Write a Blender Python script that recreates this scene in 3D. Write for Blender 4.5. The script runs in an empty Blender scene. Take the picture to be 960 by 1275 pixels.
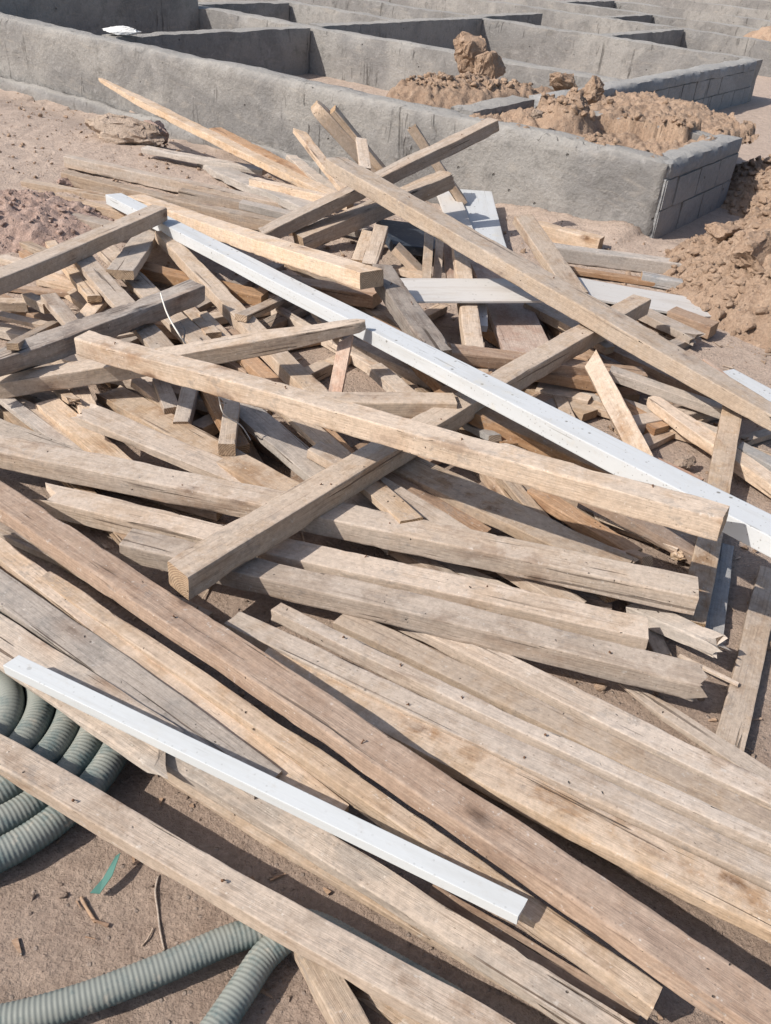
import bpy, bmesh, math, random
from mathutils import Vector, Matrix, noise
import numpy as np

# ------------------------------------------------------------------ camera, light, exposure
scene = bpy.context.scene
COL = scene.collection
R = math.radians
cam_d = bpy.data.cameras.new("camera")
cam = bpy.data.objects.new("camera", cam_d)
COL.objects.link(cam)
scene.camera = cam
cam_d.sensor_fit = 'VERTICAL'
cam_d.sensor_height = 36.0
cam_d.lens = 30.918
cam_d.clip_start = 0.05
cam_d.clip_end = 500
CX = Vector((0.9955, 0.0530, 0.0783)); CY = Vector((-0.0945, 0.5579, 0.8245)); CZ = CX.cross(CY)
cam.matrix_world = Matrix(((CX.x, CY.x, CZ.x, 0), (CX.y, CY.y, CZ.y, 0), (CX.z, CY.z, CZ.z, 1.6), (0, 0, 0, 1)))

L2 = Vector((0.83035, -0.55724, 0))      # direction of the long foundation walls
M2 = Vector((0.55724, 0.83035, 0))      # direction of the cross walls
travel = (L2 * 0.54 + M2 * 0.98 + Vector((0, 0, -1))).normalized()
SUN_EL = math.asin(-travel.z)
to_sun = -travel
world = bpy.data.worlds.new("World")
scene.world = world
world.use_nodes = True
wn = world.node_tree.nodes
sky = wn.new('ShaderNodeTexSky')
sky.sky_type = 'NISHITA'
sky.sun_disc = False
sky.sun_elevation = SUN_EL
sky.sun_rotation = math.atan2(to_sun.x, to_sun.y)
sky.dust_density = 2.0
sky.air_density = 1.0
bg = wn['Background']
bg.inputs['Strength'].default_value = 0.135
world.node_tree.links.new(sky.outputs[0], bg.inputs['Color'])
sl = bpy.data.lights.new("sun", 'SUN')
sl.energy = 4.9
sl.angle = R(0.5)
sl.color = (1.0, 0.95, 0.88)
so = bpy.data.objects.new("sun", sl)
COL.objects.link(so)
so.rotation_euler = travel.to_track_quat('-Z', 'Y').to_euler()
scene.view_settings.view_transform = 'Standard'
scene.view_settings.look = 'None'
scene.view_settings.exposure = 0.14
scene.view_settings.gamma = 1
scene.cycles.max_bounces = 6
scene.cycles.diffuse_bounces = 4

# ------------------------------------------------------------------ helpers
def tag(o, label=None, cat=None, group=None, kind=None):
    if label: o['label'] = label
    if cat: o['category'] = cat
    if group: o['group'] = group
    o['kind'] = kind or 'thing'
    return o

def link(name, me, mats, parent=None):
    o = bpy.data.objects.new(name, me)
    COL.objects.link(o)
    for m in (mats if isinstance(mats, (list, tuple)) else [mats]):
        me.materials.append(m)
    if parent: o.parent = parent
    return o

def mesh_from(name, verts, faces, smooth=True, sharp_faces=()):
    me = bpy.data.meshes.new(name)
    me.from_pydata([tuple(v) for v in verts], [], faces)
    me.update()
    if smooth:
        me.polygons.foreach_set('use_smooth', [True] * len(me.polygons))
    return me

def auto_sharp(me, deg=38):
    bm = bmesh.new(); bm.from_mesh(me)
    for f in bm.faces: f.smooth = True
    for e in bm.edges:
        if len(e.link_faces) == 2 and e.calc_face_angle(0) > R(deg): e.smooth = False
    bm.to_mesh(me); bm.free()

# ------------------------------------------------------------------ materials
class NT:
    def __init__(s, name, rough=0.85):
        s.m = bpy.data.materials.new(name); s.m.use_nodes = True
        s.t = s.m.node_tree; s.n = s.t.nodes; s.l = s.t.links
        s.b = s.n['Principled BSDF']; s.b.inputs['Roughness'].default_value = rough
        s.b.inputs['Specular IOR Level'].default_value = 0.25
    def put(s, sock, v):
        if v is None: return
        if isinstance(v, bpy.types.NodeSocket): s.l.new(v, sock)
        elif isinstance(v, (tuple, list)) and len(v) == 3 and sock.type == 'RGBA': sock.default_value = (*v, 1)
        else: sock.default_value = v
    def math(s, op, a, b=None, c=None, clamp=False):
        n = s.n.new('ShaderNodeMath'); n.operation = op; n.use_clamp = clamp
        for i, v in enumerate((a, b, c)): s.put(n.inputs[i], v)
        return n.outputs[0]
    def vmath(s, op, a, b=None):
        n = s.n.new('ShaderNodeVectorMath'); n.operation = op
        s.put(n.inputs[0], a); s.put(n.inputs[1], b)
        return n.outputs[0]
    def mix(s, f, a, b, mode='MIX'):
        n = s.n.new('ShaderNodeMix'); n.data_type = 'RGBA'; n.blend_type = mode
        s.put(n.inputs[0], f); s.put(n.inputs[6], a); s.put(n.inputs[7], b)
        return n.outputs[2]
    def mapr(s, v, a, b, c=0.0, d=1.0):
        n = s.n.new('ShaderNodeMapRange'); s.put(n.inputs[0], v)
        for i, x in enumerate((a, b, c, d)): s.put(n.inputs[i + 1], x)
        return n.outputs[0]
    def scale(s, v, sc):
        return s.vmath('MULTIPLY', v, sc)
    def noise(s, v, sc, det=3, rough=0.55, dist=0.0):
        n = s.n.new('ShaderNodeTexNoise'); s.put(n.inputs['Vector'], v)
        n.inputs['Scale'].default_value = sc; n.inputs['Detail'].default_value = det
        n.inputs['Roughness'].default_value = rough; n.inputs['Distortion'].default_value = dist
        return n.outputs[0]
    def vor(s, v, sc, feat='F1', out=0):
        n = s.n.new('ShaderNodeTexVoronoi'); n.feature = feat
        s.put(n.inputs['Vector'], v); n.inputs['Scale'].default_value = sc
        return n.outputs[out]
    def coords(s):
        tc = s.n.new('ShaderNodeTexCoord'); oi = s.n.new('ShaderNodeObjectInfo')
        s.rand = oi.outputs['Random']
        cb = s.n.new('ShaderNodeCombineXYZ')
        s.put(cb.inputs[0], s.math('MULTIPLY', s.rand, 37.0)); s.put(cb.inputs[1], s.math('MULTIPLY', s.rand, 11.3)); s.put(cb.inputs[2], s.math('MULTIPLY', s.rand, 23.9))
        s.obj = tc.outputs['Object']
        return s.vmath('ADD', tc.outputs['Object'], cb.outputs[0])
    def bump(s, h, strength, dist, prev=None):
        n = s.n.new('ShaderNodeBump'); n.inputs['Strength'].default_value = strength
        n.inputs['Distance'].default_value = dist; s.put(n.inputs['Height'], h)
        if prev is not None: s.put(n.inputs['Normal'], prev)
        return n.outputs[0]
    def upness(s):
        g = s.n.new('ShaderNodeNewGeometry'); sp = s.n.new('ShaderNodeSeparateXYZ')
        s.put(sp.inputs[0], g.outputs['Normal']); return sp.outputs[2]

def wood(name, c1, c2, grey=0.22, dust=0.6, stain=(0.20, 0.115, 0.065), stn=0.6, crack=1.0, knots=1.15, gvar=0.2):
    s = NT(name, 0.9)
    v = s.coords()
    wob = s.math('ADD', s.noise(s.scale(v, (1.9, 6, 6)), 1.0, 2), s.math('MULTIPLY', s.mapr(s.vor(s.scale(v, (3.6, 8, 8)), 1.0), 0.0, 0.5, 1, 0), 0.35))
    sp = s.n.new('ShaderNodeSeparateXYZ'); s.put(sp.inputs[0], s.obj)
    oy = s.mapr(s.rand, 0, 1, -0.07, 0.07)
    yy = s.math('ADD', sp.outputs[1], oy); zz = s.math('ADD', sp.outputs[2], s.mapr(s.math('FRACT', s.math('MULTIPLY', s.rand, 7.7)), 0, 1, 0.01, 0.08))
    rr = s.math('SQRT', s.math('ADD', s.math('MULTIPLY', yy, yy), s.math('MULTIPLY', zz, zz)))
    rr = s.math('ADD', rr, s.math('MULTIPLY', wob, 0.035))
    ring = s.math('SINE', s.math('MULTIPLY', rr, 950.0))
    ring = s.mapr(ring, -1, 1, 0, 1)
    fine = s.noise(s.scale(v, (9, 210, 210)), 1.0, 4, 0.7)
    med = s.noise(s.scale(v, (2.6, 40, 40)), 1.0, 6, 0.68)
    g = s.math('ADD', s.math('MULTIPLY', ring, 0.17), s.math('ADD', s.math('MULTIPLY', fine, 0.65), s.math('MULTIPLY', med, 0.45)))
    col = s.mix(s.mapr(g, 0.34, 0.82), c2, c1)
    big = s.noise(s.scale(v, (2.2, 9, 9)), 1.0, 5, 0.62, 0.6)
    col = s.mix(s.math('MULTIPLY', s.mapr(big, 0.54, 0.66), stn), col, stain)
    gr = s.noise(s.scale(v, (3.0, 14, 14)), 1.0, 5, 0.65)
    col = s.mix(s.math('MULTIPLY', s.mapr(gr, 0.44, 0.60), grey), col, (0.33, 0.295, 0.26))
    # knots
    if knots:
        kv = s.vmath('ADD', s.scale(v, (3.6, 8, 8)), s.scale(s.noise(v, 16.0, 3), (0.22, 0.22, 0.22)))
        kd = s.vor(kv, 1.0); kc = s.vor(kv, 1.0, out=1)
        kn = s.math('MULTIPLY', s.mapr(kd, 0.06, 0.15, 1, 0), s.math('GREATER_THAN', kc, 0.35))
        kr = s.math('MULTIPLY', s.mapr(kd, 0.1, 0.34, 1, 0), s.math('GREATER_THAN', kc, 0.35))
        col = s.mix(s.math('MULTIPLY', kr, 0.35 * knots), col, (0.27, 0.155, 0.085))
        col = s.mix(s.math('MULTIPLY', kn, 0.75 * knots), col, (0.11, 0.06, 0.035))
    # dust and mortar smears
    du = s.noise(v, 11.0, 8, 0.66)
    du2 = s.noise(v, 2.6, 4, 0.6)
    df = s.math('MULTIPLY', s.mapr(s.math('ADD', du, s.math('MULTIPLY', du2, 0.6)), 0.72, 0.84), s.mapr(s.upness(), -0.2, 0.8, 0.35, 1.0))
    col = s.mix(s.math('MULTIPLY', df, dust), col, (0.50, 0.415, 0.34))
    sp2 = s.noise(v, 46.0, 3, 0.7)
    col = s.mix(s.math('MULTIPLY', s.mapr(sp2, 0.64, 0.72), 0.45), col, (0.56, 0.52, 0.47))
    bl = s.noise(s.scale(v, (1.0, 1.7, 1.7)), 16.0, 7, 0.72, 0.4)
    col = s.mix(s.math('MULTIPLY', s.mapr(bl, 0.56, 0.60), s.math('MULTIPLY', s.mapr(s.noise(v, 3.5, 2), 0.50, 0.6), 0.40)), col, (0.22, 0.195, 0.175))
    # dents, nail holes
    hw_ = s.vmath('ADD', v, s.scale(s.noise(v, 4.0, 2), (0.25, 0.25, 0.25)))
    hd = s.vor(hw_, 40.0); hc = s.vor(hw_, 40.0, out=1)
    hole = s.math('MULTIPLY', s.math('MULTIPLY', s.mapr(hd, 0.07, 0.15, 1, 0), s.math('GREATER_THAN', hc, 0.72)), s.mapr(s.noise(v, 7.0, 3), 0.50, 0.56))
    col = s.mix(s.math('MULTIPLY', hole, 0.8), col, (0.05, 0.035, 0.025))
    # splits along the grain
    cr = s.noise(s.scale(v, (1.3, 62, 62)), 1.0, 2, 0.5)
    cm = s.noise(s.scale(v, (1.9, 6, 6)), 1.0, 1)
    crk = s.math('MULTIPLY', s.mapr(cr, 0.655, 0.672), s.mapr(cm, 0.50, 0.56))
    col = s.mix(s.math('MULTIPLY', crk, 0.62 * crack), col, (0.07, 0.045, 0.03))
    cr2 = s.noise(s.scale(v, (3.4, 130, 130)), 1.0, 2, 0.5)
    c2m = s.noise(s.scale(v, (2.5, 12, 12)), 1.0, 3)
    crk2 = s.math('MULTIPLY', s.mapr(cr2, 0.63, 0.65), s.mapr(c2m, 0.47, 0.53))
    col = s.mix(s.math('MULTIPLY', crk2, 0.26 * crack), col, (0.12, 0.08, 0.055))
    sd = s.vor(v, 120.0); sc2 = s.vor(v, 120.0, out=1)
    spk = s.math('MULTIPLY', s.mapr(sd, 0.2, 0.32, 1, 0), s.math('GREATER_THAN', sc2, 0.82))
    col = s.mix(s.math('MULTIPLY', spk, 0.42), col, (0.13, 0.095, 0.07))
    spl = s.math('MULTIPLY', s.mapr(sd, 0.2, 0.32, 1, 0), s.math('LESS_THAN', sc2, 0.12))
    col = s.mix(s.math('MULTIPLY', spl, 0.45), col, (0.62, 0.57, 0.50))
    tcn = s.n.new('ShaderNodeTexCoord'); sx_ = s.n.new('ShaderNodeSeparateXYZ'); s.put(sx_.inputs[0], tcn.outputs['Normal'])
    endf = s.mapr(s.math('ABSOLUTE', sx_.outputs[0]), 0.75, 0.9)
    endc = s.mix(s.mapr(s.math('ADD', ring, s.math('MULTIPLY', s.noise(v, 70.0, 4), 0.5)), 0.2, 1.1), (0.20, 0.125, 0.072), (0.42, 0.30, 0.195))
    col = s.mix(s.math('MULTIPLY', endf, 0.8), col, endc)
    mo = s.noise(v, 60.0, 9, 0.82)
    val = s.math('MULTIPLY', s.mapr(s.math('FRACT', s.math('MULTIPLY', s.rand, 13.1)), 0, 1, 1 - gvar, 1 + gvar), s.mapr(mo, 0.36, 0.64, 0.80, 1.18))
    hs = s.n.new('ShaderNodeHueSaturation'); s.put(hs.inputs['Color'], col); s.put(hs.inputs['Value'], val)
    s.put(hs.inputs['Saturation'], s.mapr(s.math('FRACT', s.math('MULTIPLY', s.rand, 5.3)), 0, 1, 0.8, 1.18))
    s.put(s.b.inputs['Base Color'], hs.outputs[0])
    h = s.math('ADD', s.math('MULTIPLY', fine, 0.5), s.math('MULTIPLY', med, 0.8))
    h = s.math('SUBTRACT', h, s.math('MULTIPLY', crk, 1.6 * crack))
    h = s.math('SUBTRACT', h, s.math('MULTIPLY', hole, 1.2))
    h = s.math('ADD', h, s.math('MULTIPLY', du, 0.8))
    s.put(s.b.inputs['Normal'], s.bump(h, 1.0, 0.0032))
    return s.m

MAT = {
 'tan':    wood('sawn_timber', (0.475, 0.365, 0.27), (0.34, 0.25, 0.178)),
 'tanside': wood('sawn_timber_dull', (0.42, 0.33, 0.255), (0.30, 0.228, 0.172), grey=0.25),
 'orange': wood('fresh_timber', (0.55, 0.42, 0.31), (0.40, 0.285, 0.195), grey=0.12, stn=0.2, crack=0.7),
 'straw':  wood('straw_timber', (0.52, 0.395, 0.285), (0.39, 0.28, 0.19), grey=0.12, stn=0.25, crack=0.9),
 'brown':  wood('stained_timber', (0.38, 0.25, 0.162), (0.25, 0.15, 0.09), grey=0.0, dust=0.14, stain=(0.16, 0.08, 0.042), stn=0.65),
 'grey':   wood('weathered_timber', (0.40, 0.345, 0.295), (0.26, 0.22, 0.185), grey=0.75, dust=0.5, stn=0.15, crack=1.25),
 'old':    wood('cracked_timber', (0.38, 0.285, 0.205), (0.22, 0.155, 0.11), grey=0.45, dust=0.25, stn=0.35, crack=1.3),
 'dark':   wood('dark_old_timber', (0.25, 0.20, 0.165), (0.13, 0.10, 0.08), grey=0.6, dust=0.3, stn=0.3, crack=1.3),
 'grainy': wood('open_grain_timber', (0.44, 0.33, 0.23), (0.24, 0.165, 0.11), grey=0.2, dust=0.2, stn=0.2, crack=1.3),
 'blue':   wood('blue_grey_timber', (0.30, 0.30, 0.30), (0.20, 0.205, 0.21), grey=0.5, dust=0.2, stn=0.05, knots=0.4),
 'redbrown': wood('reddish_board', (0.42, 0.28, 0.21), (0.33, 0.21, 0.155), grey=0.08, dust=0.45, stn=0.15, crack=0.25, knots=0.0),
}

def painted(name, base, dirt, specks=1.0, rough=0.6, dirty=0.5):
    s = NT(name, rough); v = s.coords()
    a = s.noise(s.scale(v, (2.5, 16, 16)), 1.0, 6, 0.65)
    col = s.mix(s.math('MULTIPLY', s.mapr(a, 0.5, 0.75), dirty), base, dirt)
    st = s.noise(s.scale(v, (1.6, 80, 80)), 1.0, 3, 0.6)
    col = s.mix(s.math('MULTIPLY', s.mapr(st, 0.60, 0.66), 0.45 * specks), col, (0.42, 0.41, 0.38))
    for sc, th, amt in ((34.0, 0.72, 0.75), (80.0, 0.66, 0.5)):
        hd = s.vor(v, sc); hc = s.vor(v, sc, out=1)
        f = s.math('MULTIPLY', s.mapr(hd, 0.13, 0.22, 1, 0), s.math('GREATER_THAN', hc, th))
        col = s.mix(s.math('MULTIPLY', f, amt * specks), col, (0.10, 0.085, 0.06))
    sc_ = s.noise(s.scale(v, (2.0, 120, 120)), 1.0, 2)
    col = s.mix(s.math('MULTIPLY', s.math('MULTIPLY', s.mapr(sc_, 0.66, 0.68), s.mapr(s.noise(v, 5.0, 2), 0.5, 0.55)), 0.6 * specks), col, (0.20, 0.19, 0.17))
    gd = s.noise(v, 40.0, 8, 0.75)
    col = s.mix(s.math('MULTIPLY', s.mapr(gd, 0.56, 0.70), 0.35), col, (0.40, 0.36, 0.31))
    y = s.noise(v, 6.0, 5, 0.7)
    col = s.mix(s.math('MULTIPLY', s.mapr(y, 0.60, 0.72), 0.4 * specks), col, (0.50, 0.44, 0.33))
    s.put(s.b.inputs['Base Color'], col)
    s.put(s.b.inputs['Normal'], s.bump(s.math('ADD', st, s.noise(v, 60.0, 4, 0.6)), 0.35, 0.001))
    return s.m
MAT['white'] = painted('white_paint_specked', (0.50, 0.51, 0.515), (0.36, 0.35, 0.325))
MAT['whitebatten'] = painted('white_paint_clean', (0.54, 0.55, 0.545), (0.42, 0.415, 0.39), specks=0.4, dirty=0.6)
MAT['panel'] = painted('pale_laminate', (0.52, 0.495, 0.465), (0.38, 0.325, 0.275), specks=0.5, dirty=0.75)
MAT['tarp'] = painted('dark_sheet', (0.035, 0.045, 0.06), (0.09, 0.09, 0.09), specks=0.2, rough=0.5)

def soil(name, a, b, c, far=False):
    s = NT(name, 0.95)
    g = s.n.new('ShaderNodeNewGeometry'); v = g.outputs['Position']
    n1 = s.noise(v, 1.3, 6, 0.62); n2 = s.noise(v, 14.0, 8, 0.68); n3 = s.noise(v, 90.0, 5, 0.65)
    col = s.mix(s.mapr(n1, 0.38, 0.64), a, b)
    col = s.mix(s.math('MULTIPLY', s.mapr(n2, 0.45, 0.70), 0.7), col, c)
    if far:
        sy = s.n.new('ShaderNodeSeparateXYZ'); s.put(sy.inputs[0], v)
        ff = s.mapr(s.math('ADD', sy.outputs[1], s.math('MULTIPLY', n1, 2.0)), 3.2, 5.2)
        col = s.mix(s.math('MULTIPLY', ff, 0.85), col, s.mix(s.mapr(n2, 0.4, 0.65), (0.42, 0.325, 0.262), (0.54, 0.43, 0.35)))
    peb = s.vor(v, 55.0); pc = s.vor(v, 55.0, out=1)
    pf = s.math('MULTIPLY', s.mapr(peb, 0.18, 0.3, 1, 0), s.math('GREATER_THAN', pc, 0.72))
    col = s.mix(s.math('MULTIPLY', pf, 0.5), col, (0.36, 0.30, 0.26))
    hs = s.n.new('ShaderNodeHueSaturation'); s.put(hs.inputs['Color'], col)
    s.put(hs.inputs['Value'], s.mapr(n3, 0.25, 0.75, 0.75, 1.25))
    s.put(s.b.inputs['Base Color'], hs.outputs[0])
    b1 = s.bump(s.math('ADD', n2, s.math('MULTIPLY', s.noise(v, 38.0, 6, 0.75), 0.6)), 1.0, 0.022)
    b2 = s.bump(s.math('ADD', n3, s.math('MULTIPLY', pf, 0.7)), 0.9, 0.007, b1)
    s.put(s.b.inputs['Normal'], b2)
    return s.m
MAT['ground'] = soil('site_soil', (0.36, 0.268, 0.21), (0.43, 0.33, 0.26), (0.26, 0.185, 0.14), far=True)
MAT['heap'] = soil('dug_clay', (0.375, 0.262, 0.185), (0.30, 0.205, 0.142), (0.46, 0.34, 0.25))
MAT['paleclay'] = soil('pale_clay', (0.42, 0.33, 0.26), (0.37, 0.28, 0.215), (0.47, 0.38, 0.31))
MAT['pinksoil'] = soil('pinkish_gravel_soil', (0.46, 0.325, 0.265), (0.41, 0.285, 0.23), (0.52, 0.39, 0.325))

def concrete(name, a, b, dark, joints=False):
    s = NT(name, 0.92)
    g = s.n.new('ShaderNodeNewGeometry'); v = g.outputs['Position']
    n1 = s.noise(v, 0.9, 5, 0.6, 0.8); n2 = s.noise(v, 7.0, 8, 0.68); n3 = s.noise(v, 45.0, 6, 0.7)
    col = s.mix(s.mapr(n1, 0.44, 0.58), a, b)
    col = s.mix(s.math('MULTIPLY', s.mapr(n2, 0.52, 0.68), 0.6), col, dark)
    tr = s.noise(s.scale(v, (1.0, 1.0, 4.0)), 2.6, 5, 0.6, 1.5)
    col = s.mix(s.math('MULTIPLY', s.mapr(tr, 0.56, 0.72), 0.35), col, (0.36, 0.32, 0.275))
    vs = s.noise(s.scale(v, (14.0, 14.0, 1.6)), 1.0, 4, 0.6, 1.0)
    vm = s.noise(v, 1.7, 3)
    vsf = s.math('MULTIPLY', s.mapr(vs, 0.60, 0.66), s.mapr(vm, 0.50, 0.60))
    col = s.mix(s.math('MULTIPLY', vsf, 0.65), col, (0.085, 0.078, 0.07))
    lt = s.noise(s.scale(v, (1.2, 1.2, 1.6)), 4.5, 8, 0.72, 0.8)
    col = s.mix(s.math('MULTIPLY', s.mapr(lt, 0.56, 0.66), 0.5), col, (0.33, 0.315, 0.30))
    col = s.mix(s.math('MULTIPLY', s.mapr(s.upness(), 0.6, 0.95), 0.5), col, (0.37, 0.345, 0.31))  # upward faces coloured paler: sunlit look painted into the tops, with settled dust
    pd = s.vor(v, 9.0); pc = s.vor(v, 9.0, out=1)
    pit = s.math('MULTIPLY', s.mapr(pd, 0.05, 0.10, 1, 0), s.math('GREATER_THAN', pc, 0.55))
    col = s.mix(s.math('MULTIPLY', pit, 0.6), col, (0.08, 0.075, 0.07))
    hs = s.n.new('ShaderNodeHueSaturation'); s.put(hs.inputs['Color'], col)
    s.put(hs.inputs['Value'], s.mapr(n3, 0.25, 0.75, 0.82, 1.16))
    s.put(s.b.inputs['Base Color'], hs.outputs[0])
    h = s.math('SUBTRACT', s.math('SUBTRACT', s.math('ADD', s.math('ADD', n2, s.math('MULTIPLY', lt, 0.3)), s.math('MULTIPLY', n3, 0.45)), s.math('MULTIPLY', pit, 0.8)), s.math('MULTIPLY', vsf, 0.5))
    s.put(s.b.inputs['Normal'], s.bump(h, 0.9, 0.022))
    return s.m
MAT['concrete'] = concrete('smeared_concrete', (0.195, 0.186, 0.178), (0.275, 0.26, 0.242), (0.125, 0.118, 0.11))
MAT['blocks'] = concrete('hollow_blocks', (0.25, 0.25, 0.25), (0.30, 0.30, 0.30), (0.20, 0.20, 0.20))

def hose_mat():
    s = NT('dusty_hose_plastic', 0.55); v = s.coords()
    a = s.noise(v, 14.0, 8, 0.75)
    up = s.mapr(s.upness(), -0.35, 0.55, 0.05, 1.0)
    f = s.math('MULTIPLY', s.mapr(a, 0.28, 0.50), up)
    col = s.mix(s.math('MULTIPLY', f, 0.9), (0.045, 0.095, 0.105), (0.24, 0.245, 0.215))
    p = s.noise(v, 22.0, 4, 0.7)
    col = s.mix(s.math('MULTIPLY', s.mapr(p, 0.60, 0.68), 0.5), col, (0.38, 0.34, 0.28))
    s.put(s.b.inputs['Base Color'], col)
    s.put(s.b.inputs['Normal'], s.bump(s.noise(v, 120.0, 3), 0.3, 0.001))
    return s.m
MAT['hose'] = hose_mat()
def plain(name, c, rough=0.6, metal=0.0):
    s = NT(name, rough); v = s.coords()
    s.put(s.b.inputs['Base Color'], s.mix(s.noise(v, 30.0, 4), tuple(x * 0.75 for x in c), tuple(min(1, x * 1.2) for x in c)))
    s.b.inputs['Metallic'].default_value = metal
    return s.m
MAT['rust'] = plain('rusty_nail', (0.16, 0.085, 0.05), 0.7, 0.4)
MAT['teal'] = plain('teal_plastic', (0.07, 0.17, 0.14), 0.5)
MAT['rag'] = plain('white_plastic_scrap', (0.72, 0.71, 0.68), 0.6)
MAT['cordw'] = plain('pale_cord', (0.62, 0.58, 0.52), 0.8)
MAT['cordb'] = plain('black_cord', (0.03, 0.03, 0.035), 0.6)

# ------------------------------------------------------------------ ground
def lm(l, m, z=0.0):
    return L2 * l + M2 * m + Vector((0, 0, z))

def fb(x, y, z=0.0, sc=1.0, o=4):
    return noise.fractal(Vector((x * sc, y * sc, z * sc)), 0.9, 2.1, o)

def ground_h(x, y):
    d = math.hypot(x, y)
    h = 0.018 * fb(x, y, 3, 0.9, 3) + 0.007 * fb(x, y, 9, 5.0, 3)
    pile = max(0, 1 - max(abs((x - 0.0) / 1.6), abs((y - 2.6) / 2.6)) ** 4)
    h = h * (1 - 0.7 * pile) - 0.012 * pile
    # loose soil banked against the walls at the back left
    m = x * M2.x + y * M2.y; l = x * L2.x + y * L2.y
    if m < 5.62 and y > 3.5:
        b = math.exp(-((m - 5.55) / 0.35) ** 2) * 0.05 * (1 + fb(x, y, 1, 2.0, 3))
        h += max(0, b) * (1 if l < -2.0 else 0.5)
    rough = min(1, max(0, (y - 3.6) / 1.2)) * (1 if x < 0.1 else 0.6)
    h += rough * (0.022 * abs(fb(x, y, 5, 4.0, 4)) + 0.012 * abs(fb(x, y, 6, 11.0, 2)))
    if y < 1.7:
        h += 0.006 * abs(fb(x, y, 15, 14.0, 3))
    if m > 5.62: h *= 0.6
    # the ground drops away towards the foot of the long wall at the left
    dip = max(0.0, min(1.0, (-l - 2.3) / 1.5)) * max(0.0, min(1.0, (m - 4.55) / 0.85)) * (1.0 if m < 5.75 else 0.0)
    h -= 0.18 * dip * dip * (3 - 2 * dip)
    return h

def axis(segs):
    out = []
    for a, b, st in segs:
        n = max(1, round((b - a) / st)); out += [a + (b - a) * i / n for i in range(n)]
    out.append(segs[-1][1]); return out
xs = axis([(-90, -12, 9), (-12, -4, 0.25), (-4, -1.2, 0.035), (-1.2, 1.2, 0.02), (1.2, 4, 0.035), (4, 14, 0.3), (14, 110, 9)])
ys = axis([(-20, -0.5, 3), (-0.5, 0.4, 0.1), (0.4, 2.0, 0.018), (2.0, 7.2, 0.035), (7.2, 24, 0.3), (24, 200, 9)])
gv = [(x, y, ground_h(x, y) if abs(x) < 14 and -0.5 < y < 24 else 0.0) for y in ys for x in xs]
nx = len(xs)
gf = [(j * nx + i, j * nx + i + 1, (j + 1) * nx + i + 1, (j + 1) * nx + i) for j in range(len(ys) - 1) for i in range(nx - 1)]
g = link('ground', mesh_from('ground', gv, gf), MAT['ground'])
tag(g, kind='structure', label='dry brown soil of the building site under the timber pile')

# ------------------------------------------------------------------ foundation walls
def grid_box(l0, l1, m0, m1, z0, z1, step=0.06, amp=0.006, edge=0.02, seed=0, zstep=None, skip_bottom=True):
    """box in wall axes with subdivided, slightly uneven faces"""
    nl = max(1, int((l1 - l0) / step)); nm = max(1, int((m1 - m0) / step)); nz = max(1, int((z1 - z0) / (zstep or step)))
    idx = {}; V = []; F = []
    def P(i, j, k):
        key = (i, j, k)
        if key in idx: return idx[key]
        l = l0 + (l1 - l0) * i / nl; m = m0 + (m1 - m0) * j / nm; z = z0 + (z1 - z0) * k / nz
        q = lm(l, m, z)
        nz_ = noise.noise_vector(q * 2.2 + Vector((seed, 0, 0))) * amp * 1.6 + noise.noise_vector(q * 9 + Vector((0, seed, 0))) * amp * 0.7
        onedge = (i in (0, nl)) + (j in (0, nm)) + (k == nz)
        if onedge >= 2:
            c = abs(noise.noise(q * 7 + Vector((seed, 5, 0)))) * edge + edge * 0.25
            if i == 0: l += c
            if i == nl: l -= c
            if j == 0: m += c
            if j == nm: m -= c
            if k == nz: z -= c * 0.8
            q = lm(l, m, z)
        V.append(q + nz_); idx[key] = len(V) - 1
        return idx[key]
    for i in range(nl):
        for k in range(nz):
            F.append((P(i, 0, k), P(i + 1, 0, k), P(i + 1, 0, k + 1), P(i, 0, k + 1)))
            F.append((P(i + 1, nm, k), P(i, nm, k), P(i, nm, k + 1), P(i + 1, nm, k + 1)))
        for j in range(nm):
            F.append((P(i, j, nz), P(i + 1, j, nz), P(i + 1, j + 1, nz), P(i, j + 1, nz)))
    for j in range(nm):
        for k in range(nz):
            F.append((P(0, j + 1, k), P(0, j, k), P(0, j, k + 1), P(0, j + 1, k + 1)))
            F.append((P(nl, j, k), P(nl, j + 1, k), P(nl, j + 1, k + 1), P(nl, j, k + 1)))
    return V, F

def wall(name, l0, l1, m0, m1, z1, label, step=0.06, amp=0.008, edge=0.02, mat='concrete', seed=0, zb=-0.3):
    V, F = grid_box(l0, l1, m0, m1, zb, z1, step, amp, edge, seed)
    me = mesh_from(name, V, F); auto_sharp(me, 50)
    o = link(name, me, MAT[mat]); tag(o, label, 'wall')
    return o
H_ = 0.48
front = wall('foundation_wall', -13.0, -1.93, 5.60, 5.85, H_, 'long smeared concrete foundation wall directly behind the timber pile', 0.045, 0.011, 0.035, seed=1)
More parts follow.
